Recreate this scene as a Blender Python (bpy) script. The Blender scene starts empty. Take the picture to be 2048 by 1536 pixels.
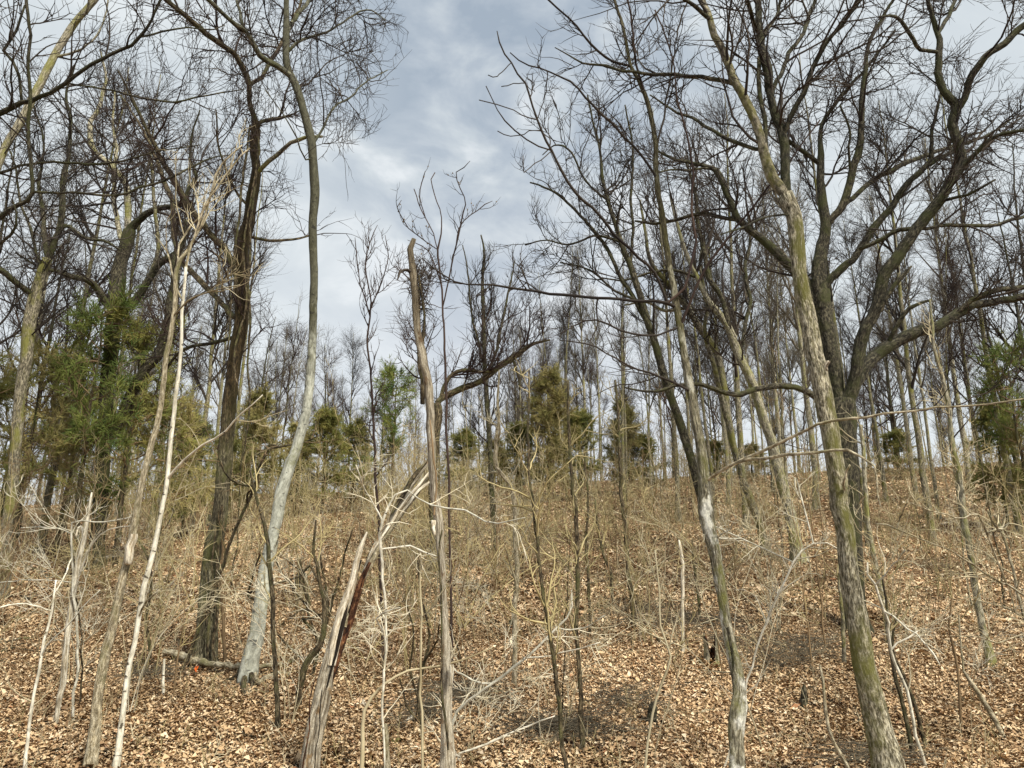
import bpy, math
import numpy as np
from mathutils import Vector
C = bpy.context.scene.collection
R = math.radians
# ---------------------------------------------------------------- camera
F = 1538.0; PITCH = R(15.0); CAMZ = 1.6
cam_d = bpy.data.cameras.new('camera'); cam = bpy.data.objects.new('camera', cam_d); C.objects.link(cam)
cam.location = (0, 0, CAMZ); cam.rotation_euler = (R(90) + PITCH, 0, 0)
cam_d.sensor_width = 36.0; cam_d.lens = 36.0 * F / 2048.0; cam_d.clip_end = 3000
bpy.context.scene.camera = cam
# ---------------------------------------------------------------- sky, sun, exposure
SUN_EL, SUN_AZ = R(48), R(140)          # azimuth measured clockwise from +Y: behind and right of the camera
w = bpy.data.worlds.new('World'); bpy.context.scene.world = w; w.use_nodes = True
nt = w.node_tree; nt.nodes.clear()
def N_(nt, t, **k):
    n = nt.nodes.new(t)
    for a, b in k.items():
        if a in ('operation', 'blend_type', 'data_type', 'sky_type', 'sun_disc', 'sun_elevation', 'sun_rotation', 'attribute_name', 'feature', 'distance', 'noise_dimensions', 'voronoi_dimensions'):
            setattr(n, a, b)
        else:
            n.inputs[a.replace('_', ' ')].default_value = b
    return n
def ramp(nt, fac, stops, interp='LINEAR'):
    n = nt.nodes.new('ShaderNodeValToRGB'); n.color_ramp.interpolation = interp
    e = n.color_ramp.elements
    while len(e) < len(stops): e.new(0.5)
    for q, (p, c) in zip(e, stops):
        q.position = p; q.color = (c[0], c[1], c[2], 1)
    nt.links.new(fac, n.inputs[0]); return n.outputs[0]
def mix(nt, f, a, b, bt='MIX'):
    n = nt.nodes.new('ShaderNodeMix'); n.data_type = 'RGBA'; n.blend_type = bt
    for s, v in ((0, f), (6, a), (7, b)):
        if hasattr(v, 'is_linked') or hasattr(v, 'links'): nt.links.new(v, n.inputs[s])
        else: n.inputs[s].default_value = v if s == 0 else (v[0], v[1], v[2], 1)
    return n.outputs[2]
tc = nt.nodes.new('ShaderNodeTexCoord')
sky = N_(nt, 'ShaderNodeTexSky', sky_type='NISHITA', sun_disc=False, sun_elevation=SUN_EL, sun_rotation=SUN_AZ)
mp = nt.nodes.new('ShaderNodeMapping'); mp.inputs['Scale'].default_value = (1.0, 1.0, 1.6); mp.inputs['Location'].default_value = (0.35, 0.1, 0.2)
nt.links.new(tc.outputs['Generated'], mp.inputs[0])
n1 = N_(nt, 'ShaderNodeTexNoise', Scale=6.5, Detail=8.0, Roughness=0.55); n1.inputs['Distortion'].default_value = 0.35
nt.links.new(mp.outputs[0], n1.inputs['Vector'])
cl = ramp(nt, n1.outputs[0], [(0.38, (2.9, 3.45, 4.1)), (0.47, (3.7, 4.2, 4.75)), (0.55, (4.7, 5.15, 5.5)), (0.63, (6.3, 6.6, 6.8))])
sep = nt.nodes.new('ShaderNodeSeparateXYZ'); nt.links.new(tc.outputs['Generated'], sep.inputs[0])
low = ramp(nt, sep.outputs[2], [(0.0, (1, 1, 1)), (0.22, (.75, .75, .75)), (0.5, (0, 0, 0))])
lw = nt.nodes.new('ShaderNodeRGBToBW'); nt.links.new(low, lw.inputs[0])
cl2 = mix(nt, lw.outputs[0], cl, (6.5, 6.7, 6.9))
# the sides of the sky are paler than the slate patch in the middle
asx = N_(nt, 'ShaderNodeMath', operation='ABSOLUTE'); nt.links.new(sep.outputs[0], asx.inputs[0])
sd = ramp(nt, asx.outputs[0], [(0.10, (0, 0, 0)), (0.34, (.7, .7, .7))])
sdw = nt.nodes.new('ShaderNodeRGBToBW'); nt.links.new(sd, sdw.inputs[0])
cl3 = mix(nt, sdw.outputs[0], cl2, (6.1, 6.5, 6.6))
fin = mix(nt, 0.93, sky.outputs[0], cl3)
bg = nt.nodes.new('ShaderNodeBackground'); bg.inputs[1].default_value = 0.09
out = nt.nodes.new('ShaderNodeOutputWorld')
nt.links.new(fin, bg.inputs[0]); nt.links.new(bg.outputs[0], out.inputs[0])
sl = bpy.data.lights.new('sun', 'SUN'); sl.energy = 4.3; sl.angle = R(16); sl.color = (1, 0.94, 0.79)
so = bpy.data.objects.new('sun', sl); C.objects.link(so)
sv = Vector((math.sin(SUN_AZ) * math.cos(SUN_EL), math.cos(SUN_AZ) * math.cos(SUN_EL), math.sin(SUN_EL)))
so.rotation_euler = sv.to_track_quat('Z', 'Y').to_euler(); so.location = (20, -20, 30)
vs = bpy.context.scene.view_settings; vs.view_transform = 'Standard'; vs.look = 'None'; vs.gamma = 1; vs.exposure = 0.6
bpy.context.scene.cycles.max_bounces = 5
bpy.context.scene.cycles.diffuse_bounces = 3
rng = np.random.default_rng(11)
# ---------------------------------------------------------------- terrain height and picking
_ys = np.array([-30, 0, 5, 9, 15, 25, 40, 60, 72, 90, 130, 220, 500, 2000.])
_zs = np.array([0.6, 0, -.3, -.15, 0.95, 3.05, 6.1, 9.5, 10.6, 9.8, 6, 1, -2, -4.])
_fy = np.linspace(-30, 300, 1321); _fz = np.interp(_fy, _ys, _zs)
_k = np.hanning(41); _k /= _k.sum(); _fz = np.convolve(np.pad(_fz, 20, 'edge'), _k, 'valid')
def G(x, y):
    x = np.asarray(x, float); y = np.asarray(y, float)
    z = np.where(y < 300, np.interp(y, _fy, _fz), np.interp(y, _ys, _zs))
    s = np.clip((y - 10) / 40, 0, 1); s = s * s * (3 - 2 * s)
    z = z + 0.042 * np.clip(x, -60, 60) * s
    b = 0.16 * np.sin(x * .55 + 1.1 * np.sin(y * .3)) * np.sin(y * .43 + 0.7) + 0.07 * np.sin(x * 1.7 + y * .9) * np.sin(y * 1.3 - x * .6) + .03 * np.sin(x * 4.1 + 1) * np.sin(y * 3.7)
    return z + b * np.clip((y + 5) / 15, 0.3, 1) * np.clip(1 - (y - 100) / 100, .2, 1)
cF = np.array([0, math.cos(PITCH), math.sin(PITCH)]); cR = np.array([1., 0, 0]); cU = np.array([0, -math.sin(PITCH), math.cos(PITCH)])
CAM = np.array([0, 0, CAMZ])
def ray(px, py): return cF + cR * ((px - 1024) / F) + cU * ((768 - py) / F)
def at(px, py, d):
    r = ray(px, py); return CAM + r * (d / r[1])
def px_of(P):
    v = P - CAM; t = np.maximum(v @ cF, .01)
    return 1024 + F * (v @ cR) / t, 768 - F * (v @ cU) / t
def hit(px, py):
    r = ray(px, py)
    t = np.arange(3, 140, 0.03); P = CAM + np.outer(t, r)
    h = P[:, 2] - G(P[:, 0], P[:, 1]); i = np.argmax(h < 0)
    return P[i] if h[i] < 0 else P[-1]
GAPY = [-200, 0, 100, 200, 300, 400, 450, 480]
GAPL = [760, 800, 820, 805, 725, 700, 705, 720]
GAPR = [1075, 1075, 1050, 985, 1015, 1060, 1040, 1015]
def in_gap(P, pad=0):
    x, y = px_of(P)
    return (x > np.interp(y, GAPY, GAPL) - pad) & (x < np.interp(y, GAPY, GAPR) + pad) & (y < 480)
# ---------------------------------------------------------------- materials
def mat_base(name, rough=0.85):
    m = bpy.data.materials.new(name); m.use_nodes = True; t = m.node_tree
    b = t.nodes['Principled BSDF']; b.inputs['Roughness'].default_value = rough
    b.inputs['Specular IOR Level'].default_value = 0.25
    return m, t, b
def bark(name, cols, moss=None, moss_amt=0.5, scale=(9, 9, 1.6), bump=0.5, bands=None, patch=None, patch_at=0.62, fade=None, mott=1.):
    """ridged bark laid along the limb (attribute bark = unrolled trunk coordinates)"""
    m, t, b = mat_base(name)
    at_ = N_(t, 'ShaderNodeAttribute', attribute_name='bark')
    mp = t.nodes.new('ShaderNodeMapping'); mp.inputs['Scale'].default_value = scale; t.links.new(at_.outputs['Vector'], mp.inputs[0])
    n = N_(t, 'ShaderNodeTexNoise', Scale=2.4, Detail=8.0, Roughness=0.72); n.inputs['Distortion'].default_value = .25
    t.links.new(mp.outputs[0], n.inputs['Vector'])
    c = ramp(t, n.outputs[0], [(0.41, cols[0]), (0.5, cols[1]), (0.585, cols[2])])
    n2 = N_(t, 'ShaderNodeTexNoise', Scale=3.0, Detail=4.0, Roughness=.6); t.links.new(at_.outputs['Vector'], n2.inputs['Vector'])
    if patch:
        f = ramp(t, n2.outputs[0], [(patch_at - .06, (0, 0, 0)), (patch_at, (1, 1, 1))]); fb = t.nodes.new('ShaderNodeRGBToBW'); t.links.new(f, fb.inputs[0])
        c = mix(t, fb.outputs[0], c, patch)
    n5 = N_(t, 'ShaderNodeTexNoise', Scale=11.0, Detail=5.0, Roughness=.7); mq = t.nodes.new('ShaderNodeMapping'); mq.inputs['Scale'].default_value = (1.6, 1.6, 1.0)
    t.links.new(at_.outputs['Vector'], mq.inputs[0]); t.links.new(mq.outputs[0], n5.inputs['Vector'])
    c = mix(t, mott, c, ramp(t, n5.outputs[0], [(.42, (.42, .41, .38)), (.50, (.95, .95, .95)), (.575, (1.4, 1.39, 1.34))]), 'MULTIPLY')
    if moss:
        n3 = N_(t, 'ShaderNodeTexNoise', Scale=1.7, Detail=6.0, Roughness=.7); t.links.new(at_.outputs['Vector'], n3.inputs['Vector'])
        f = ramp(t, n3.outputs[0], [(0.62 - moss_amt * .35, (0, 0, 0)), (0.72 - moss_amt * .25, (.9, .9, .9))]); fb = t.nodes.new('ShaderNodeRGBToBW'); t.links.new(f, fb.inputs[0])
        c = mix(t, fb.outputs[0], c, moss)
    if bands:
        v = t.nodes.new('ShaderNodeMapping'); v.inputs['Scale'].default_value = (5, 5, 16); t.links.new(at_.outputs['Vector'], v.inputs[0])
        n4 = N_(t, 'ShaderNodeTexNoise', Scale=1.0, Detail=2.0); t.links.new(v.outputs[0], n4.inputs['Vector'])
        f = ramp(t, n4.outputs[0], [(0.62, (0, 0, 0)), (0.67, (1, 1, 1))]); fb = t.nodes.new('ShaderNodeRGBToBW'); t.links.new(f, fb.inputs[0])
        c = mix(t, fb.outputs[0], c, bands)
    if fade:   # bark tone up the trunk, with silhouette darkness against the sky painted in
        sx = t.nodes.new('ShaderNodeSeparateXYZ'); t.links.new(at_.outputs['Vector'], sx.inputs[0])
        nf = N_(t, 'ShaderNodeTexNoise', Scale=1.6, Detail=5.0, Roughness=.7); t.links.new(at_.outputs['Vector'], nf.inputs['Vector'])
        ad = N_(t, 'ShaderNodeMath', operation='MULTIPLY_ADD'); t.links.new(nf.outputs[0], ad.inputs[0]); ad.inputs[1].default_value = 5.0; t.links.new(sx.outputs[2], ad.inputs[2])
        mr = t.nodes.new('ShaderNodeMapRange'); t.links.new(ad.outputs[0], mr.inputs[0]); mr.inputs[1].default_value = fade[0] + 2.5; mr.inputs[2].default_value = fade[1] + 2.5
        c = mix(t, mr.outputs[0], c, mix(t, 1.0, c, fade[2], 'MULTIPLY'))
    oi = t.nodes.new('ShaderNodeObjectInfo')
    v = ramp(t, oi.outputs['Random'], [(0, (.82, .82, .80)), (1, (1.15, 1.12, 1.08))])
    c = mix(t, 1.0, c, v, 'MULTIPLY')
    t.links.new(c, b.inputs['Base Color'])
    bp = N_(t, 'ShaderNodeBump', Strength=min(1, bump), Distance=0.045); t.links.new(n.outputs[0], bp.inputs['Height']); t.links.new(bp.outputs[0], b.inputs['Normal'])
    return m
def twigm(name, a, b_, sc=1.5):
    m, t, b = mat_base(name, .9)
    tcn = t.nodes.new('ShaderNodeTexCoord')
    n = N_(t, 'ShaderNodeTexNoise', Scale=sc, Detail=3.0); t.links.new(tcn.outputs['Object'], n.inputs['Vector'])
    c = ramp(t, n.outputs[0], [(.35, a), (.65, b_)])
    oi = t.nodes.new('ShaderNodeObjectInfo')
    c = mix(t, 1.0, c, ramp(t, oi.outputs['Random'], [(0, (.75, .75, .75)), (1, (1.25, 1.22, 1.18))]), 'MULTIPLY')
    t.links.new(c, b.inputs['Base Color']); return m
M = {}
M['silver'] = bark('silver_bark', [(.30, .31, .275), (.39, .40, .355), (.50, .52, .475)], moss=(.22, .225, .14), moss_amt=.28, scale=(5, 5, 4), fade=(7.6, 9.4, (.20, .19, .145)), bump=.3, mott=.35, bands=(.13, .13, .12))
M['silver_backlit'] = bark('silver_bark_backlit', [(.035, .034, .026), (.085, .085, .062), (.16, .16, .125)], moss=(.07, .075, .03), moss_amt=.35, scale=(5, 5, 4), bump=.3)  # darker copy of the silver bark: backlit upper limbs put into the colour
M['vinebark'] = bark('grey_to_brown_bark', [(.055, .048, .03), (.16, .145, .095), (.30, .275, .20)], moss=(.13, .135, .05), moss_amt=.42, scale=(16, 16, 4.5), bump=1.0, fade=(9.2, 12.0, (.30, .23, .16)))
M['brown'] = bark('brown_furrowed_bark', [(.022, .015, .009), (.080, .060, .036), (.18, .15, .10)], moss=(.11, .115, .045), moss_amt=.38, scale=(16, 16, 4.5), bump=1.0)
M['pale'] = bark('pale_scaly_bark', [(.10, .085, .05), (.38, .34, .25), (.70, .65, .53)], moss=(.19, .185, .045), moss_amt=.42, scale=(14, 14, 6.5), bump=1.0)
M['oak'] = bark('mossy_oak_bark', [(.012, .010, .008), (.05, .044, .03), (.12, .11, .08)], moss=(.055, .06, .02), moss_amt=.42, scale=(12, 12, 5.5), bump=1.0)
M['flaky'] = bark('flaky_grey_bark', [(.07, .06, .04), (.23, .21, .155), (.43, .41, .34)], moss=(.17, .17, .05), moss_amt=.36, scale=(13, 13, 3.6), bump=1.0, patch=(.66, .66, .62), patch_at=.60, fade=(27.5, 30.5, (.40, .38, .28)), mott=.7)
M['white'] = bark('white_papery_bark', [(.38, .36, .30), (.56, .54, .47), (.68, .66, .60)], scale=(6, 6, 3), bump=.25, mott=.3, bands=(.07, .06, .045), moss=(.30, .28, .18), moss_amt=.2)
M['tan'] = bark('tan_flaky_bark', [(.20, .165, .105), (.38, .33, .235), (.56, .51, .40)], moss=(.19, .18, .085), moss_amt=.3, scale=(12, 12, 6), mott=.6, bump=.9)
M['dead'] = bark('bare_dead_wood', [(.15, .115, .08), (.44, .39, .31), (.68, .63, .54)], mott=.5, fade=(24.0, 26.0, (.42, .39, .33)), scale=(20, 20, 1.8), bump=.9, patch=(.30, .20, .11), patch_at=.66)
M['deadwhite'] = bark('bleached_wood', [(.26, .21, .14), (.56, .51, .42), (.74, .70, .62)], scale=(20, 20, 2.2), mott=.4, bump=.6, patch=(.15, .10, .06), patch_at=.72)
M['pole'] = bark('weathered_grey_wood', [(.24, .195, .14), (.50, .445, .355), (.72, .67, .58)], mott=.4, fade=(24.0, 26.0, (.36, .33, .28)), scale=(20, 20, 2.4), bump=.9, patch=(.27, .19, .12), patch_at=.66)
M['gap'] = twigm('dark_hollow', (.008, .006, .004), (.02, .014, .01))
M['rot'] = bark('red_rotten_heartwood', [(.02, .008, .005), (.085, .030, .014), (.20, .10, .05)], scale=(18, 18, 5), bump=1.0)
M['grey'] = bark('grey_forest_bark', [(.075, .068, .05), (.165, .15, .112), (.27, .25, .195)], moss=(.16, .16, .04), moss_amt=.40, scale=(8, 8, 4), bump=.7)
M['ltgrey'] = bark('light_forest_bark', [(.15, .14, .105), (.27, .25, .195), (.39, .37, .30)], moss=(.22, .22, .07), moss_amt=.38, scale=(8, 8, 4), bump=.6)
M['twig'] = twigm('dark_twigs', (.020, .016, .015), (.050, .040, .032))
M['twigr'] = twigm('reddish_twigs', (.032, .021, .020), (.068, .045, .036))
M['twigg'] = twigm('grey_twigs', (.07, .06, .045), (.14, .12, .085))
M['twigp'] = twigm('pale_twigs', (.24, .20, .12), (.50, .45, .32))
M['twigw'] = twigm('bleached_twigs', (.40, .36, .26), (.68, .64, .53))
M['twigo'] = twigm('olive_twigs', (.22, .18, .085), (.42, .36, .20))
M['twigb'] = twigm('brown_twigs', (.11, .075, .04), (.27, .19, .11))
M['bud'] = twigm('dried_seed_pods', (.10, .07, .04), (.2, .15, .09))
M['moss'] = twigm('moss_green', (.05, .06, .015), (.13, .13, .04), 6)
M['needle'] = twigm('cedar_green', (.09, .115, .03), (.25, .235, .07), 1.3)
M['needle2'] = twigm('cedar_olive', (.16, .16, .05), (.34, .29, .12), 1.3)
M['needle3'] = twigm('cedar_dark_green', (.07, .12, .028), (.20, .225, .05), 1.3)
m, t, b = mat_base('orange_tape', .5); b.inputs['Base Color'].default_value = (.9, .16, .02, 1); M['tape'] = m
def leaf_ramp(t, fac):
    return ramp(t, fac, [(0.0, (.17, .105, .06)), (.14, (.31, .205, .12)), (.30, (.42, .295, .18)), (.48, (.54, .40, .255)), (.66, (.61, .47, .31)), (.84, (.70, .565, .40)), (.95, (.80, .72, .58)), (1.0, (.38, .19, .10))])
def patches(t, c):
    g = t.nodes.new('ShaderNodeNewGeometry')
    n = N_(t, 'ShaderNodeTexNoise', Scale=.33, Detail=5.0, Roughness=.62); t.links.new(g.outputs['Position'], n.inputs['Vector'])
    f = ramp(t, n.outputs[0], [(.50, (0, 0, 0)), (.64, (.72, .72, .72))]); fb = t.nodes.new('ShaderNodeRGBToBW'); t.links.new(f, fb.inputs[0])  # shadowed areas of the litter painted into the colour as darker patches
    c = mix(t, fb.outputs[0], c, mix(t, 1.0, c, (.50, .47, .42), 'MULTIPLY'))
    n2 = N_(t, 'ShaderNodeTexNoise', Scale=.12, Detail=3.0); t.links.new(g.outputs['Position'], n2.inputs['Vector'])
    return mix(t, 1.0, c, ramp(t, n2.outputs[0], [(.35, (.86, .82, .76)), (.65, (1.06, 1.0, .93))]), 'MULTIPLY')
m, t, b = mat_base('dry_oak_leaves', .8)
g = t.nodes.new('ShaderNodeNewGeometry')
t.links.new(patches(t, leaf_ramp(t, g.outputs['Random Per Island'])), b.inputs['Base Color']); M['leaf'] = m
m, t, b = mat_base('leaf_litter_ground', .95)
g = t.nodes.new('ShaderNodeNewGeometry')
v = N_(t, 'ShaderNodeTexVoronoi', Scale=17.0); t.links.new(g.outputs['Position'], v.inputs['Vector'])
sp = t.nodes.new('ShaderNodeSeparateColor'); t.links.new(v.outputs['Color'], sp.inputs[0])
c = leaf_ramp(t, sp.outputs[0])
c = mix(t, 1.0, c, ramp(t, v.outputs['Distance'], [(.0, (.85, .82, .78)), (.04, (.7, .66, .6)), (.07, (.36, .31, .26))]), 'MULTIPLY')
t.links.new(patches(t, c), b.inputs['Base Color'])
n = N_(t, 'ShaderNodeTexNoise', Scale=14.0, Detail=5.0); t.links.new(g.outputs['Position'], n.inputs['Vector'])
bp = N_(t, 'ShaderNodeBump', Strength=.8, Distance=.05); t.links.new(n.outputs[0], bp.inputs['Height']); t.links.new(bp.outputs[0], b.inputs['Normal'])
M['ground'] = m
# ---------------------------------------------------------------- mesh building
def norm(v): return v / np.maximum(np.linalg.norm(v, axis=-1, keepdims=True), 1e-9)
class MB:
    def __init__(s): s.v = []; s.f = []; s.b = []; s.n = 0
    def tubes(s, P, Rr, S=3, bump=0., seed=0):
        P = np.asarray(P, float); Rr = np.asarray(Rr, float)
        if P.ndim == 2: P = P[None]; Rr = Rr[None]
        n, K, _ = P.shape
        if n == 0: return s
        T = norm(np.gradient(P, axis=1))
        ref = np.where(np.abs(T[:, 0, 2:3]) > .75, np.array([[1., 0, 0]]), np.array([[0, 0, 1.]]))
        U = np.zeros_like(P); u = ref
        for k in range(K):
            u = norm(u - T[:, k] * np.sum(u * T[:, k], 1, keepdims=True)); U[:, k] = u
        V = np.cross(T, U)
        a = np.arange(S) * 2 * math.pi / S
        ca, sa = np.cos(a), np.sin(a)
        L = np.concatenate([np.zeros((n, 1)), np.cumsum(np.linalg.norm(np.diff(P, axis=1), axis=2), 1)], 1)
        rr = Rr[:, :, None] * np.ones(S)
        if bump:
            Lz = L[:, :, None]; aa = a[None, None]
            rr = rr * (1 + bump * (np.sin(3 * aa + Lz * 1.3 + seed) * .5 + np.sin(5 * aa - Lz * 2.9 + seed * 2) * .35 + np.sin(2 * aa + Lz * 6.1 + seed * 3) * .3 + np.sin(7 * aa + 13 * Lz) * .2))
        W = P[:, :, None] + rr[..., None] * (ca[:, None] * U[:, :, None] + sa[:, None] * V[:, :, None])
        rm = Rr.max(axis=1)[:, None, None]
        B = np.stack([rm * ca + 0 * rr, rm * sa + 0 * rr, L[:, :, None] + 0 * rr + (seed * 3.7) % 31], -1)
        base = s.n + (np.arange(n) * K * S)[:, None, None] + (np.arange(K - 1) * S)[None, :, None]
        j = np.arange(S)[None, None]; j2 = (j + 1) % S
        q = np.stack([base + j, base + j2, base + j2 + S, base + j + S], -1).reshape(-1, 4)
        s.v.append(W.reshape(-1, 3)); s.b.append(B.reshape(-1, 3)); s.f.append(q); s.n += n * K * S
        return s
    def quads(s, v, f):
        s.v.append(v); s.b.append(v * 1.0); s.f.append(f + s.n); s.n += len(v); return s
    def build(s, name, mat, parent=None, org=(0, 0, 0), smooth=True):
        me = bpy.data.meshes.new(name)
        if s.n:
            v = (np.concatenate(s.v) - np.asarray(org)).astype(np.float32); f = np.concatenate(s.f).astype(np.int32)
            me.vertices.add(len(v)); me.vertices.foreach_set('co', v.ravel())
            me.loops.add(f.size); me.loops.foreach_set('vertex_index', f.ravel())
            me.polygons.add(len(f)); me.polygons.foreach_set('loop_start', np.arange(len(f), dtype=np.int32) * 4)
            me.update(calc_edges=True)
            if smooth: me.polygons.foreach_set('use_smooth', np.ones(len(f), bool))
            a = me.attributes.new('bark', 'FLOAT_VECTOR', 'POINT'); a.data.foreach_set('vector', np.concatenate(s.b).astype(np.float32).ravel())
        me.materials.append(mat)
        o = bpy.data.objects.new(name, me); C.objects.link(o)
        if parent: o.parent = parent
        return o
def resample(P, Wd, K, wob=0.0, r=rng):
    P = np.asarray(P, float); Wd = np.asarray(Wd, float)
    n = len(P); E = np.concatenate([[2 * P[0] - P[1]], P, [2 * P[-1] - P[-2]]])
    L = np.concatenate([[0], np.cumsum(np.linalg.norm(np.diff(P, axis=0), axis=1))])
    t = np.linspace(0, L[-1], K); i = np.clip(np.searchsorted(L, t, 'right') - 1, 0, n - 2)
    u = ((t - L[i]) / np.maximum(L[i + 1] - L[i], 1e-9))[:, None]
    a, b, c, d = E[i], E[i + 1], E[i + 2], E[i + 3]
    Q = .5 * (2 * b + (c - a) * u + (2 * a - 5 * b + 4 * c - d) * u**2 + (3 * b - a - 3 * c + d) * u**3)
    W = np.interp(t, L, Wd)
    if wob:
        nz = np.cumsum(r.normal(0, 1, (K, 3)), 0); nz -= np.linspace(0, 1, K)[:, None] * nz[-1]
        k = 3; nz = nz - np.stack([np.convolve(np.pad(nz[:, q], 6, 'edge'), np.ones(13) / 13, 'valid') for q in range(3)], 1)
        env = np.minimum(1, np.minimum(np.arange(K), K - 1 - np.arange(K)) / 3.)[:, None]
        Q = Q + nz * wob * env
    return Q, W
def spawn(P, Rd, cnt, length, ang=(45, 12), up=.15, wig=.25, K=6, rmin=.003, rk=.6, t0=.15, t1=1., lr=.5, r=rng, curl=0., slim=.011, keep=None):
    """children for each parent polyline; cnt = mean number per parent"""
    n, Kp, _ = P.shape
    c = r.poisson(cnt, n) if np.ndim(cnt) == 0 else r.poisson(np.asarray(cnt))
    idx = np.repeat(np.arange(n), c); m = len(idx)
    if m == 0: return np.zeros((0, K, 3)), np.zeros((0, K))
    t = t0 + (t1 - t0) * r.random(m) ; fx = t * (Kp - 1); i = np.minimum(fx.astype(int), Kp - 2); u = (fx - i)[:, None]
    p = P[idx, i] * (1 - u) + P[idx, i + 1] * u
    T = norm(P[idx, i + 1] - P[idx, i]); pr = Rd[idx, i] * (1 - u[:, 0]) + Rd[idx, i + 1] * u[:, 0]
    q = r.normal(size=(m, 3)); q = norm(q - T * np.sum(q * T, 1, keepdims=True))
    a = np.radians(r.normal(ang[0], ang[1], m))[:, None]
    d = norm(T * np.cos(a) + q * np.sin(a))
    L = r.uniform(length[0], length[1], m) * (1.15 - lr * t)
    out = np.zeros((m, K, 3)); out[:, 0] = p; st = (L / (K - 1))[:, None]
    side = r.normal(size=(m, 3)) * curl
    for k in range(1, K):
        d = norm(d + r.normal(size=(m, 3)) * wig + side + np.array([0, 0, up]))
        out[:, k] = out[:, k - 1] + d * st
    r0 = np.minimum(pr * rk, slim * L + rmin * .8); r0 = np.maximum(r0, rmin)
    rad = r0[:, None] * np.linspace(1, 0, K) ** .8 + rmin * .55
    if keep is not None:
        ok = keep(out[:, -1]) & keep(out[:, K // 2]); out = out[ok]; rad = rad[ok]
    return out, rad
def thing(name, label, cat, loc=(0, 0, 0), group=None):
    o = bpy.data.objects.new(name, None); C.objects.link(o); o.empty_display_size = .2
    o.location = loc; o['label'] = label; o['category'] = cat
    if group: o['group'] = group
    return o
def tag(o, label=None, cat=None, group=None, kind=None):
    for k, v in (('label', label), ('category', cat), ('group', group), ('kind', kind)):
        if v: o[k] = v
    return o
def dup(root, loc, rz, sc, label=None, group=None):
    r = root.copy(); C.objects.link(r); r.location = loc; r.rotation_euler = (0, 0, rz); r.scale = (sc[0], sc[0], sc[1]) if np.ndim(sc) else (sc, sc, sc)
    if label: r['label'] = label
    if group: r['group'] = group
    for ch in list(root.children):
        c = ch.copy(); C.objects.link(c); c.parent = r
    return r
# ---------------------------------------------------------------- setting: ground and leaves
gx = np.concatenate([-np.geomspace(1200, 40, 24), np.linspace(-38, 38, 300), np.geomspace(40, 1200, 24)])
gy = np.concatenate([np.linspace(-40, 2, 14), np.linspace(2.4, 30, 150), np.linspace(30.4, 90, 120), np.geomspace(92, 1900, 40)])
X, Y = np.meshgrid(gx, gy); Z = G(X, Y)
gv = np.stack([X, Y, Z], -1).reshape(-1, 3); nx = len(gx)
ii, jj = np.meshgrid(np.arange(len(gy) - 1), np.arange(nx - 1), indexing='ij'); q0 = (ii * nx + jj).ravel()
gm = MB().quads(gv, np.stack([q0, q0 + 1, q0 + nx + 1, q0 + nx], -1))
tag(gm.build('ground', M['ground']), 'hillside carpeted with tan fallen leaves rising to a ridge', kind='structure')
def leaves(n, y0, y1, size, power=1.):
    y = y0 + (y1 - y0) * rng.random(n) ** power; x = (rng.random(n) * 2 - 1) * (y * .74 + 1.5)
    z = G(x, y) + .012 + rng.random(n) ** 2 * .05
    yaw = rng.random(n) * 6.283; L = size * np.exp(rng.normal(-.12, .36, n)); Wd = L * rng.uniform(.38, .7, n)
    tx, ty = rng.normal(0, .26, n), rng.normal(0, .26, n); fold = rng.uniform(-.1, .6, n) * Wd; curl = rng.uniform(-.1, .5, n) * L
    loc = np.zeros((n, 6, 3))
    for k, (a, bb) in enumerate([(-1, 0), (0, -1), (.15, 0), (1, 0), (0, 1), (-.1, 0)]):
        loc[:, k, 0] = a * L / 2; loc[:, k, 1] = bb * Wd / 2
    loc[:, 1, 2] = fold; loc[:, 4, 2] = fold; loc[:, 0, 2] = curl * .5; loc[:, 3, 2] = curl
    loc[:, 2, 2] = -.01; loc[:, 5, 2] = -.01
    x2 = loc[..., 0] * np.cos(yaw)[:, None] - loc[..., 1] * np.sin(yaw)[:, None]; y2 = loc[..., 0] * np.sin(yaw)[:, None] + loc[..., 1] * np.cos(yaw)[:, None]
    z2 = loc[..., 2] + x2 * tx[:, None] + y2 * ty[:, None]
    sl = (G(x, y + .1) - G(x, y - .1)) / .2
    V = np.stack([x[:, None] + x2, y[:, None] + y2, z[:, None] + z2 + y2 * sl[:, None]], -1)
    b0 = np.arange(n)[:, None] * 6
    return V.reshape(-1, 3), np.concatenate([b0 + np.array([[0, 1, 2, 5]]), b0 + np.array([[5, 2, 4, 0]]), b0 + np.array([[1, 3, 2, 2]])[:, [0, 1, 2, 2]]]) if False else np.concatenate([b0 + np.array([[0, 1, 3, 5]]), b0 + np.array([[5, 3, 4, 0]])])
lm = MB()
for a in ((340000, 5.5, 17, .046, 1.2), (170000, 15, 34, .080, 1.1), (130000, 32, 66, .125, 1.1)):
    lm.quads(*leaves(*a))
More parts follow.
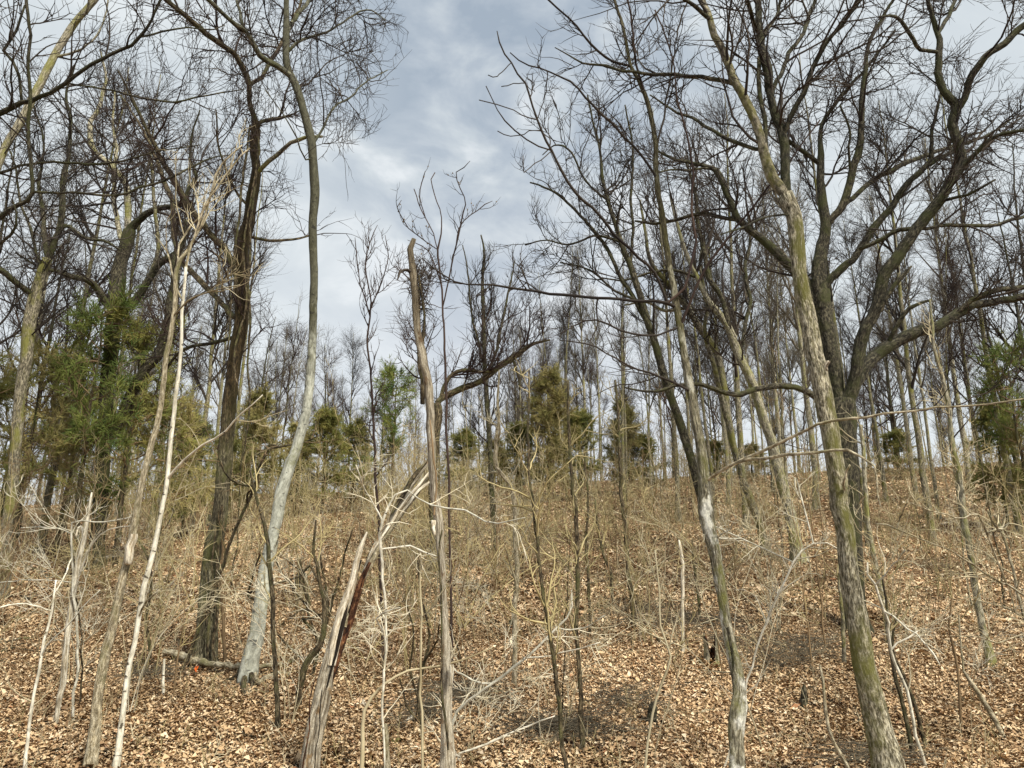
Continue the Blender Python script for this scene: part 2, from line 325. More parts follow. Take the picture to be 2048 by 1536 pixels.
for (bx, by, br) in ((411, 1331, .24), (1712, 1225, .3), (1603, 1150, .2), (8, 1135, .2), (190, 1170, .25), (1981, 1342, .1), (1268, 1262, .08), (1424, 1334, .1), (1029, 1385, .07), (595, 1435, .07), (303, 1332, .05)):
    p = hit(bx, by); V, f = leaves(420, 6, 8, .055, 1.); c = V.reshape(-1, 6, 3); o = c.mean(1); a = rng.random(420) * 6.283; rr = br * .8 + .42 * rng.random(420) ** 1.3
    q = np.stack([p[0] + rr * np.cos(a), p[1] + rr * np.sin(a) - .03], 1); z = G(q[:, 0], q[:, 1]) + .02 + .13 * np.clip(1 - (rr - br * .8) / .42, 0, 1) ** 1.5 * rng.random(420)
    c = c - o[:, None] + np.concatenate([q, z[:, None]], 1)[:, None]; lm.quads(c.reshape(-1, 3), f)
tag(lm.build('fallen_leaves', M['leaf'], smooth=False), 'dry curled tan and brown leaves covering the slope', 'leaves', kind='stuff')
# ---------------------------------------------------------------- traced trees
def parse(s): return np.array([[float(q) for q in p.split(',')] for p in s.split()])
def fill_w(a):
    return a
def trace(s, d0, d1=None, extend=False, ground=False, dz=None, wob=.012, K=None):
    """pixel polyline x,y,width -> 3-D polyline at real distances (world y from d0 to d1)"""
    a = parse(s); d1 = d0 if d1 is None else d1
    L = np.concatenate([[0], np.cumsum(np.hypot(*np.diff(a[:, :2], axis=0).T))]); t = L / L[-1]
    d = d0 + (d1 - d0) * t
    P = np.array([at(x, y, q) for (x, y, _), q in zip(a, d)])
    D = (P - CAM) @ cF; W = a[:, 2] / F * D / 2
    if ground:
        gz = G(P[0, 0], P[0, 1])
        if P[0, 2] > gz - .1:
            v = norm(P[0] - P[min(2, len(P) - 1)]); v = norm(v * np.array([1., .3, 1]) + [0, 0, -.2]); k = (P[0, 2] - gz + .25) / max(-v[2], .2)
            P = np.concatenate([[P[0] + v * k], P]); W = np.concatenate([[W[0] * 1.12], W])
    if extend and a[-1, 1] < 12:
        v = norm(P[-1] - P[-2]); P = np.concatenate([P, [P[-1] + (v + [0, 0, .3]) * .7, P[-1] + (v + [0, 0, .4]) * 1.5]]); W = np.concatenate([W, [W[-1] * .75, W[-1] * .4]])
    tot = np.sum(np.linalg.norm(np.diff(P, axis=0), axis=1))
    K = K or int(np.clip(tot / .13, 8, 110))
    return resample(P, W, K, wob)
def flare(P, W, amt=.55, h=.28):
    g = P[:, 2] - G(P[:, 0], P[:, 1]); return W * (1 + amt * np.exp(-np.maximum(g, 0) / h))
nogap = lambda p: ~in_gap(p, -6)
def cap(P, W):
    e = P[-1] + norm(P[-1] - P[-2]) * W[-1] * .3
    return np.concatenate([P, [P[-1] + (e - P[-1]) * .3, e]]), np.concatenate([W, [W[-1] * .72, .001]])
def tree(name, label, cat, parts, twig=None, mat='oak', tmat='twig', group=None, tseed=0, d=None):
    """parts: (part name, trace string, d0, d1, opts); twig: dict of density"""
    trs = []; loc = None
    r = np.random.default_rng(100 + tseed)
    for p in parts:
        nm, s, d0, d1 = p[:4]; o = p[4] if len(p) > 4 else {}
        if d0 is not None and parse(parts[0][1])[0, 1] >= 1540 and parts[0][2] and parts[0][2] > 7.9:
            sh = parts[0][2] - 7.85; d0 -= sh; d1 = d1 - sh if d1 is not None else None
        if d0 is None: a = parse(s)[0]; d0 = hit(a[0], a[1])[1]; d1 = d0 if d1 is None else d1
        P, W = trace(s, d0, d1, extend=o.get('ext', nm in ('trunk', 'limb')), ground=o.get('ground', nm in ('trunk',)), wob=o.get('wob', .004 if nm == 'trunk' else .010))
        if nm == 'root':
            a = parse(s); P = np.array([hit(x, y) for x, y, _ in a]); W = a[:, 2] / F * ((P - CAM) @ cF) / 2; P[:, 2] += W * 1.0 + .02 + np.array([.08] + [.0] * (len(P) - 1)); P, W = resample(P, W, 16, .008)
        if nm == 'trunk' and o.get('flare', 1): W = flare(P, W, o.get('famt', .5), o.get('fh', .22))
        if trs and nm in ('limb', 'trunk'):
            C_ = np.concatenate([q[1] for q in trs]); RW = np.concatenate([q[2] for q in trs]); dd = np.linalg.norm(C_ - P[0], axis=1); i = dd.argmin()
            if dd[i] < 1.2:
                P = P + (C_[i] - P[0]) * np.clip(1 - np.linspace(0, 2.2, len(P)), 0, 1)[:, None]
                W = np.minimum(W, np.linspace(RW[i] * .95, max(RW[i], W.max()) * 1.05, len(W)))
        trs.append((nm, P, W, o))
    loc = trs[0][1][0].copy(); loc[2] = G(loc[0], loc[1]) if trs[0][0] in ('trunk', 'stem') else loc[2]
    root = thing(name, label, cat, loc, group)
    for k, (nm, P, W, o) in enumerate(trs):
        big = W.max() > .05
        P2, W2 = cap(P, W)
        S = 18 if W.max() > .12 else (12 if big else 7)
        MB().tubes(P2, W2, S, bump=o.get('bump', .10 if big else .06), seed=k + tseed).build(nm, M[o.get('mat', mat)], root, loc)
    if twig:
        mb = MB(); tw = dict(l1=(.7, 2.0), n1=1.6, n2=5., n3=4., l2=(.3, .9), l3=(.12, .4), up=.12, rmin=.0030, ang=46, wig=.17, t0=.12, keep=True, z0=2.6, curl=.04)
        tw.update(twig); kp = nogap if tw['keep'] else None
        for nm, P, W, o in trs:
            if o.get('notwig') or nm in ('root', 'vine', 'scar'): continue
            Q, Wq = resample(P, W, 24)
            Lg = np.sum(np.linalg.norm(np.diff(P, axis=0), axis=1)); zt = tw['z0']
            h = Q[:, 2] - G(Q[:, 0], Q[:, 1]); ok = h > zt
            t0 = max(o.get('t0', tw['t0']), (np.argmax(ok) / 23. if ok.any() else 1.))
            if t0 >= .98: continue
            n = 1.45 * tw['n1'] * o.get('dens', 1.) * Lg * (1 - t0)
            a1, b1 = spawn(Q[None], Wq[None], n, tw['l1'], (tw['ang'], 14), tw['up'], tw['wig'] * .8, 10, tw['rmin'], .55, t0, .94, .30, r, tw['curl'], keep=kp)
            a2, b2 = spawn(a1, b1, tw['n2'] * 1.15, (tw['l2'][0], tw['l2'][1] * 1.15), (tw['ang'], 14), tw['up'], tw['wig'], 7, tw['rmin'], .7, .12, 1., .4, r, tw['curl'], keep=kp)
            mb.tubes(a1, b1, 4); mb.tubes(a2, b2, 3)
            if tw['n3']:
                a3, b3 = spawn(a2, b2, tw['n3'] * 1.0, (tw['l3'][0], tw['l3'][1] * 1.15), (tw['ang'], 14), tw['up'], tw['wig'], 4, tw['rmin'] * .9, .8, .1, 1., .3, r, tw['curl'], keep=kp); mb.tubes(a3, b3, 3)
        mb.build('crown', M[tmat], root, loc)
    return root
exec_hero = True
# --- silver barked tree left of centre
sd_ = hit(500, 1362)[1]
A = tree('silver_tree', 'smooth silver-grey tree with exposed roots at its foot, leaning out above the broken snag', 'tree', [
 ('trunk', '496,1358,33 501,1320,31 513,1267,30 526,1182,28 537,1113,25 552,1050,23 564,978,24 580,930,23 592,900,20 603,860,19 611,825,19 620,756,18 625,671,16 628,568,15 626,478,16 629,376,18 624,290,17 612,239,16 591,171,15 574,130,14 572,51,12 574,-6,10', sd_, sd_ + .3, dict(famt=.25, dens=.45, t0=.7)),
 ('limb', '576,128,12 554,113,12 519,96,11 502,68,10 489,51,10 458,34,8 410,-4,8', sd_, sd_ - 1.2, dict(mat='silver_backlit')),
 ('limb', '489,51,7 482,25,6 475,-4,6', sd_ - .7, sd_ - .4, dict(mat='silver_backlit')),
 ('limb', '572,60,9 580,38,8 598,17,8 618,-4,7', sd_, sd_ + .8, dict(mat='silver_backlit')),
 ('limb', '573,84,7 601,68,6 640,62,5 666,55,4 700,31,4 740,20,3 770,40,2', sd_, sd_ + .9, dict(mat='silver_backlit', dens=1.4)),
 ('limb', '628,266,6 640,248,5 649,239,5 666,212,4 700,195,4 738,160,3 775,140,2', sd_, sd_ + 1.4, dict(mat='silver_backlit', dens=1.4)),
 ('limb', '626,300,4 622,306,4 610,306,3 600,290,3 588,262,3 560,220,2 530,180,2', sd_, sd_ - .6, dict(mat='silver_backlit')),
 ('root', '500,1350,12 515,1375,11 535,1362,10 560,1352,8 590,1358,5', sd_ - .1, sd_ - .05, dict(mat='tan', notwig=1)),
 ('root', '490,1356,12 487,1385,11 492,1400,8 505,1412,4', sd_ - .15, sd_ - .6, dict(mat='brown')),
 ('root', '498,1362,11 508,1384,9 522,1392,7 540,1390,5', sd_ - .15, sd_ - .4, dict(mat='brown')),
 ('root', '484,1352,10 470,1362,8 452,1366,5', sd_, sd_ - .1, dict(mat='brown')),
], dict(n1=1.9, l1=(.7, 2.1), up=.02, n2=5.5, n3=4.5, z0=5, curl=.06), 'silver', 'twig', tseed=1)
# --- brown vine-hung tree
bd = hit(412, 1332)[1]
B = tree('vine_hung_tree', 'dark brown furrowed tree hung with vines, left of the silver-grey tree', 'tree', [
 ('trunk', '410,1331,44 417,1216,38 424,1113,34 434,1060,31 441,1028,29 447,940,28 451,876,28 461,790,26 472,705,25 484,637,28 484,568,28 484,500,28 496,444,23 503,393,22 513,342,18 506,290,15 513,248,15', bd, bd, dict(ext=False, bump=.16, t0=.45, famt=.22, mat='vinebark')),
 ('limb', '512,252,12 501,212,10 499,185,10 492,154,11 472,116,11 444,92,11 410,65,11 376,34,10 328,-3,9', bd, bd - 1.5, {}),
 ('limb', '500,178,8 523,161,8 537,137,8 554,109,8 566,82,7 588,34,6 606,-4,5', bd, bd + 1.2, {}),
 ('limb', '512,248,8 530,241,8 552,236,8 564,234,6 590,226,3 610,215,2', bd, bd + .5, {}),
 ('limb', '483,640,14 462,630,11 458,626,11 427,592,11 393,551,11 362,524,11 349,470,10 342,400,9 332,369,9 300,290,6 268,230,4 240,190,3', bd, bd + 2.2, {}),
 ('limb', '484,600,14 455,513,12 430,480,12 410,455,12 376,410,12 342,349,11 321,318,9 290,246,7 262,190,5 235,140,3', bd, bd - .8, {}),
 ('limb', '516,345,9 530,330,9 547,314,9 581,287,8 600,278,8 615,273,7 645,273,5', bd, bd - .3, dict(mat='grey', dens=.3)),
 ('limb', '462,668,8 430,684,8 393,691,7 359,705,6 331,739,5', bd, bd + 1., dict(mat='oak')),
 ('limb', '495,470,7 540,482,6 590,478,5 625,470,3', bd, bd + 1., {}),
 ('limb', '500,420,5 470,380,5 440,300,4 432,220,3', bd, bd - 1., {}),
 ('vine', '500,250,4 490,330,5 478,420,5 470,520,5 462,640,4 455,700,4', bd - .2, bd - .25, dict(mat='brown')),
 ('vine', '520,260,4 512,360,5 500,450,5 497,560,6 500,640,5 497,720,4 499,830,4 480,940,3', bd - .22, bd - .2, dict(mat='brown')),
 ('vine', '506,240,3 520,300,4 500,400,4 488,500,4 492,600,4 470,700,4 478,800,3', bd - .25, bd - .2, dict(mat='brown')),
 ('vine', '444,1010,5 438,1090,6 434,1190,6 428,1270,6 430,1328,6', bd - .2, bd - .22, dict(mat='brown')),
 ('vine', '432,1050,4 424,1150,4 420,1260,5 414,1330,5', bd - .25, bd - .25, dict(mat='brown')),
], dict(n1=2.1, up=.04, n2=5.5, n3=4.5, z0=4.2, curl=.07, l1=(.6, 1.9)), 'brown', 'twigr', tseed=2)
# hanging thin strings of vine off the two crowns, upper left
def strings(spots, root, loc, n, dd, seed):
    r = np.random.default_rng(seed); mb = MB()
    for _ in range(n):
        x = r.uniform(spots[0], spots[1]); y = r.uniform(spots[2], spots[3]); L = r.uniform(.5, 2.2)
        p = at(x, y, dd + r.uniform(-1, 1)); K = 12; P = [p]; d_ = np.array([r.normal(0, .3), r.normal(0, .3), -1])
        for k in range(K - 1):
            d_ = norm(d_ + np.array([r.normal(0, .25), r.normal(0, .25), -.25])); P.append(P[-1] + d_ * L / K)
        P = np.array(P)
        if in_gap(P).any(): continue
        mb.tubes(P, np.full(K, .0045), 3)
        a, b_ = spawn(P[None], np.full((1, K), .004), 7, (.1, .35), (60, 20), -.1, .3, 4, .003, r=r); mb.tubes(a, b_, 3)
    mb.build('hanging_vines', M['twig'], root, loc)
strings((200, 560, -20, 120), B, np.array(B.location), 70, bd - .5, 5)
strings((480, 740, -20, 230), A, np.array(A.location), 55, sd_, 6)
strings((470, 530, 330, 680), B, np.array(B.location), 40, bd - .25, 7) if False else None
# --- mossy forked tree inside the left cedars
tree('mossy_forked_tree', 'mossy pale-trunked tree forking above the cedars on the left', 'tree', [
 ('trunk', '190,1170,30 196,1080,28 200,1012,28 207,900,26 213,800,26 222,700,28 232,602,32 239,534,26 253,492,25 260,461,24', 21, 21, dict(ext=False, t0=.6)),
 ('limb', '260,465,15 257,430,13 256,410,13 253,369,12 239,349,12 219,328,12 188,301,10 181,266,10 181,243,9 195,222,8 205,188,7 212,150,5 200,100,3', 21, 22, dict(mat='ltgrey')),
 ('limb', '262,462,18 270,450,15 284,437,14 308,420,12 342,413,11 368,406,10 378,380,8 392,352,7 380,315,5 384,270,4 400,220,3', 21, 20, {}),
 ('limb', '205,625,15 191,599,15 178,568,13 160,557,12 143,554,11 122,546,9 102,541,7 70,530,5 30,505,3', 21, 19, {}),
 ('trunk', '262,900,18 275,830,18 294,753,20 308,720,20 321,698,20 338,643,20 342,600,18 350,560,17 346,510,13', 20.5, 20.5, dict(ext=False, ground=False, flare=0)),
 ('limb', '235,640,18 255,618,16 273,599,15 297,561,14 321,527,14 352,507,13 368,480,9 372,440,6', 21, 20.5, {}),
 ('limb', '240,500,10 228,440,10 226,360,8 233,300,7 226,250,5 230,180,3', 21, 22, dict(mat='ltgrey')),
 ('limb', '300,560,8 318,500,8 310,430,7 306,360,6 300,300,5 298,240,3', 20.5, 20, dict(mat='grey')),
], dict(n1=1.3, l1=(1.0, 3.4), l2=(.4, 1.5), l3=(.2, .6), n2=5.5, n3=4, up=.06, rmin=.0036, z0=6), 'oak', 'twig', tseed=3)
# --- far-left dark tree
tree('dark_forking_tree', 'dark tree near the left edge whose trunk forks low above the cedars', 'tree', [
 ('trunk', '8,1135,26 12,1060,22 20,1012,20 32,900,20 38,808,20 51,722,22 58,654,24 68,602,24 82,551,19 96,518,18', 18, 18, dict(ext=False, t0=.55, mat='grey')),
 ('limb', '96,522,12 89,478,9 84,420,8 78,370,7 84,330,5 86,270,4 60,200,3', 18, 18.6, {}),
 ('limb', '96,520,13 110,480,12 120,455,12 126,410,12 126,359,10 137,308,8 142,239,6 132,190,5 150,130,3', 18, 17.4, {}),
 ('limb', '58,600,14 52,588,12 34,568,12 15,552,12 0,540,12 -30,525,10', 18, 17, {}),
 ('limb', '112,455,7 128,448,8 150,462,8 175,478,7 210,482,5 240,500,4', 17.8, 18.5, {}),
 ('limb', '85,545,7 72,500,6 60,450,6 40,400,5 30,330,4 10,280,3', 18, 17.5, {}),
], dict(n1=2.2, l1=(.8, 2.4), l2=(.4, 1.1), l3=(.2, .5), n2=6, n3=4.5, up=.05, rmin=.0034, z0=5.5), 'oak', 'twig', tseed=4)
# --- dark near tree standing outside the left edge: its limbs reach in
tree('overhanging_tree', 'near-black crooked limbs reaching in over the left edge', 'tree', [
 ('trunk', '-250,1500,70 -240,1200,60 -225,900,52 -200,600,46 -170,430,40 -150,260,34 -140,60,26', 8.5, 8.5, dict(ext=False, notwig=1)),
 ('limb', '-190,520,24 -100,470,14 0,431,11 41,407,9 65,390,8 61,340,7 58,250,7 61,205,7 56,137,6 60,68,6 53,-4,6', 8.5, 7.6, {}),
 ('limb', '65,388,6 120,390,5 239,390,5 280,375,5 325,362,5 360,345,4 393,328,4 427,314,3 460,310,2', 7.9, 8.4, {}),
 ('limb', '-160,290,20 -80,245,14 0,219,11 34,202,10 65,197,9 95,185,8 120,171,8 161,147,7 205,120,7 239,99,7 273,79,6 301,44,5 325,-3,4', 8.5, 7.6, {}),
 ('limb', '37,200,6 31,137,6 9,99,6 31,68,5 50,10,4', 8.1, 7.8, dict(ext=False)),
 ('limb', '-165,330,12 0,345,6 27,332,5 120,326,5 188,328,5 256,318,4 330,300,3 400,290,2', 8.5, 8.6, {}),
 ('limb', '-180,470,12 -80,500,8 0,485,6 30,452,5 33,430,4 25,400,3', 8.5, 7.8, {}),
 ('limb', '273,79,4 330,64,4 370,55,3 420,60,3 450,50,2', 7.7, 7.9, dict(t0=0)),
 ('limb', '120,171,4 210,182,4 300,200,4 350,203,4 420,190,3 490,178,2', 7.9, 8.2, dict(t0=0)),
], dict(n1=1.2, l1=(.4, 1.2), l2=(.2, .6), l3=(.1, .3), n2=3.2, n3=2.5, up=.05, rmin=.0028, z0=2), 'oak', 'twig', tseed=5)
tree('leaning_tree', 'pale bare trunk leaning in from the left edge across the top-left sky', 'tree', [
 ('trunk', '-330,1450,30 -200,1000,26 -90,560,20 0,318,15 34,256,15 68,191,15 109,113,14 147,51,13 191,-4,12', 12.5, 12.5, dict(mat='ltgrey')),
 ('limb', '108,118,5 150,108,5 175,90,4 200,60,3 215,10,3', 12.5, 12.5, {}),
 ('limb', '147,51,6 175,20,5 180,-4,5', 12.5, 12.2, {}),
], dict(n1=1.4, l1=(.6, 1.6), l2=(.3, .8), l3=(.15, .4), n2=4, n3=3, rmin=.0035, z0=6), 'ltgrey', 'twig', tseed=6)
# --- slim pale stems on the left
tree('birch_sapling', 'slim white birch-like stem with dark scars, left foreground', 'tree', [
 ('trunk', '230,1545,12 246,1421,11 258,1340,10 270,1284,10 284,1199,10 308,1096,10 325,1011,9 332,978,9 342,876,9 352,790,8 362,705,7 366,602,6 372,534,6', 8.3, 8.3, dict(ext=False, notwig=1)),
 ('limb', '372,540,5 385,480,4 417,410,4 436,376,4 455,342,4 478,315,3 500,296,3', 8.3, 8.1, dict(mat='tan')),
 ('limb', '338,958,6 365,925,5 398,893,4 442,866,4 480,832,3 525,790,2', 8.3, 7.7, dict(mat='white', t0=.3)),
 ('limb', '270,1230,4 292,1205,4 318,1180,3', 8.3, 8.1, dict(mat='tan', notwig=1)),
 ('limb', '366,610,4 345,560,4 330,500,3 310,470,2', 8.3, 8.5, dict(mat='tan')),
], dict(n1=2.0, l1=(.3, .9), l2=(.15, .4), n2=3, n3=1.5, l3=(.06, .2), rmin=.0024, z0=3.3), 'white', 'twigp', tseed=7)
tree('flaky_sapling', 'taller flaky tan stem just left of the slim white birch-like stem', 'tree', [
 ('trunk', '179,1545,20 186,1480,20 195,1404,19 208,1319,19 232,1223,17 256,1113,15 268,1065,15 277,1006,13 297,910,12 318,825,11 331,722,10 349,620,9 355,534,8 376,500,6', 8.8, 8.8, dict(ext=False, notwig=1)),
 ('limb', '376,505,6 403,451,5 427,376,5 445,330,4 485,290,3', 8.8, 8.6, {}),
 ('limb', '353,545,4 362,480,4 395,440,3 420,430,2', 8.8, 9, {}),
 ('limb', '340,640,4 380,600,3 430,580,3 480,570,2', 8.8, 8.2, dict(mat='twigp')),
 ('scar', '268,1068,16 262,1100,17 256,1128,16', 8.75, 8.75, dict(mat='deadwhite')),
], dict(n1=2.0, l1=(.3, 1.), l2=(.15, .4), n2=3, n3=1.5, l3=(.06, .2), rmin=.0024, z0=3.3), 'tan', 'twigp', tseed=8)
tree('dead_sapling', 'bleached barkless stem snapped near the ground at far left', 'tree', [
 ('trunk', '112,1452,8 118,1400,11 126,1370,12 133,1290,12 140,1233,12 150,1165,11 160,1110,10 170,1065,9 178,1020,7 184,985,4', None, None, dict(flare=0, ext=False, notwig=1)),
 ('limb', '168,1075,6 160,1050,4 152,1072,4', 9.8, 9.5, {}),
 ('limb', '150,1165,4 175,1100,4 215,1040,3 240,980,3', 9.8, 9.4, dict(mat='tan')),
], None, 'deadwhite', 'twigp', tseed=9)
tree('slim_sapling', 'thin pale sapling with crooked white side twigs at the left bottom corner', 'tree', [
 ('trunk', '50,1545,6 51,1514,6 65,1404,6 82,1319,6 92,1270,5 102,1230,5 112,1160,3', 7.8, 7.8, dict(ext=False, t0=.2)),
 ('limb', '82,1318,4 95,1290,3 120,1262,3 150,1230,3 200,1180,2', 7.8, 7.6, {}),
 ('limb', '102,1235,3 70,1215,3 30,1208,3 0,1215,3', 7.8, 7.4, dict(mat='white')),
], dict(n1=3, l1=(.2, .5), n2=2.5, l2=(.1, .25), n3=0, rmin=.002, z0=.5), 'white', 'twigp', tseed=10)
tree('spreading_shrub', 'bleached shrub with spreading white twigs on the left slope', 'shrub', [
 ('stem', '152,1290,5 150,1200,5 146,1110,4 148,1072,4 142,1060,4 150,1042,3 190,1048,3 240,1040,3 275,1030,2', 9.5, 9.2, dict(ground=True)),
 ('limb', '148,1072,3 120,1058,3 80,1055,3 42,1056,2', 9.4, 9.4, {}),
 ('limb', '146,1110,3 135,1130,3 125,1160,3 110,1185,2', 9.4, 9.0, {}),
 ('limb', '150,1180,3 180,1095,3 210,1060,2 260,1052,2', 9.4, 9.0, {}),
 ('limb', '100,1170,2 60,1160,2 0,1165,2', 9.4, 9.3, {}),
], dict(n1=4, l1=(.2, .7), n2=3, l2=(.08, .3), n3=1, l3=(.05, .15), rmin=.0022, z0=.3), 'white', 'twigw', tseed=11)
tree('crooked_sapling', 'dark crooked bare sapling between the flaky stems and the vine-hung tree', 'tree', [
 ('trunk', '303,1332,7 298,1280,6 292,1240,6 300,1200,6 303,1165,5 297,1120,5 280,1085,4 262,1060,3', None, None, dict(flare=0, ext=False)),
 ('limb', '297,1130,3 310,1085,3 330,1060,2 350,1020,2', 13, 13, {}),
], dict(n1=3, l1=(.2, .6), n2=3, l2=(.1, .3), n3=0, z0=.5, rmin=.0025), 'brown', 'twigb', tseed=12)
# --- broken snag in the foreground, and the tall dead pole it leans on
sn = 8.6
S_ = tree('broken_snag', 'thick split dead trunk with red rotten heart, leaning right in the foreground', 'snag', [
 ('trunk', '617,1545,42 625,1490,40 633,1441,37 642,1395,34 652,1350,30 663,1300,22 673,1250,12', sn, sn, dict(ext=False, flare=0, notwig=1, bump=.14)),
 ('shard', '662,1330,18 674,1265,20 685,1225,18 697,1180,16 708,1140,14 720,1100,11 731,1072,8 734,1064,4', sn - .03, sn - .05, dict(mat='deadwhite', bump=.22)),
 ('heartwood', '648,1400,5 658,1370,10 670,1335,14 682,1300,15 694,1260,15 707,1215,13 722,1165,10 740,1125,7', sn - .02, sn + .1, dict(mat='rot', bump=.4)),
 ('split', '654,1375,3 664,1335,5 675,1290,7 686,1250,8 697,1205,8 709,1160,6 722,1120,3', sn - .065, sn - .03, dict(mat='gap', bump=.5)),
 ('split', '628,1545,2 634,1480,2 640,1420,3 644,1380,2', sn - .16, sn - .14, dict(mat='gap')),
 ('shard', '690,1255,12 708,1205,12 724,1160,12 745,1115,13 765,1080,13 790,1045,13 815,1008,12 838,975,11 858,952,8 880,938,2', sn + .05, sn + .55, dict(bump=.4, mat='tan')),
 ('shard', '716,1180,5 740,1110,9 760,1070,10 783,1035,11 806,995,12 828,962,12 846,938,9 860,918,2', sn + .12, sn + .6, dict(bump=.4)),
 ('shard', '775,1040,3 795,1005,7 815,975,8 835,945,7 852,925,5 862,912,2', sn + .2, sn + .62, dict(bump=.4, mat='brown')),
 ('shard', '800,1030,3 826,1000,6 850,972,6 872,955,2', sn + .2, sn + .5, dict(bump=.4, mat='deadwhite')),
 ('shard', '735,1120,3 770,1066,6 800,1018,7 832,978,7 858,944,4 870,930,2', sn + .15, sn + .45, dict(mat='deadwhite', bump=.3)),
 ('scar', '604,1545,3 612,1480,3 622,1400,3 636,1340,2', sn - .18, sn - .16, dict(mat='rot')),
], None, 'dead', tseed=13)
dn = 9.4
D_ = tree('dead_pole_tree', 'tall bleached dead pole with a snapped-off top standing against the open sky', 'snag', [
 ('trunk', '893,1545,26 893,1500,24 895,1421,22 893,1330,18 889,1250,15 885,1182,14 882,1113,15 876,1028,19 871,996,17 865,927,15 861,842,16 856,773,18 847,722,17 836,671,14 829,585,13 827,551,15 822,520,12 820,503,12 824,488,12 828,478,9', dn, dn, dict(ext=False, notwig=1, bump=.13, wob=.006)),
 ('vine', '845,808,9 846,740,11 842,700,9 850,640,4 842,590,4 838,550,4', dn + .15, dn + .12, dict(mat='brown', bump=.2)),
 ('vine', '868,1030,4 874,960,4 866,900,4 860,840,3', dn - .1, dn - .1, dict(mat='twigb')),
 ('vine', '897,1500,5 888,1400,5 889,1300,4 880,1220,4 876,1120,4 884,1060,3', dn - .12, dn - .1, dict(mat='brown')),
 ('vine', '826,548,7 814,540,6 803,543,6 798,552,4 795,560,2', dn, dn - .2, dict(mat='twig', bump=.3)),
 ('shard', '868,1050,8 866,1040,9 870,1070,6', dn - .1, dn - .12, dict(mat='deadwhite')),
 ('shard', '902,1330,10 905,1345,10 900,1372,5', dn - .1, dn - .12, dict(mat='deadwhite')),
], None, 'pole', tseed=14)
r = np.random.default_rng(3); mb = MB()   # tangle of dead vine clinging to the pole
base = at(836, 555, dn); c0 = base + r.normal(0, 1, (60, 3)) * [.04, .05, .16]
P0 = np.stack([c0, c0 + r.normal(0, .05, (60, 3))], 1)
a, b_ = spawn(P0, np.full((60, 2), .006), 3, (.1, .32), (60, 30), -.08, .5, 6, .003, r=r, t0=0); mb.tubes(a, b_, 3)
line = resample(np.array([at(842, 560, dn), at(846, 620, dn), at(848, 690, dn)]), np.full(3, .01), 20)[0]
a, b_ = spawn(line[None], np.full((1, 20), .008), 70, (.12, .4), (50, 30), -.1, .4, 6, .003, r=r, t0=0); mb.tubes(a, b_, 3)
mb.build('vine_tangle', M['twig'], D_, np.array(D_.location))
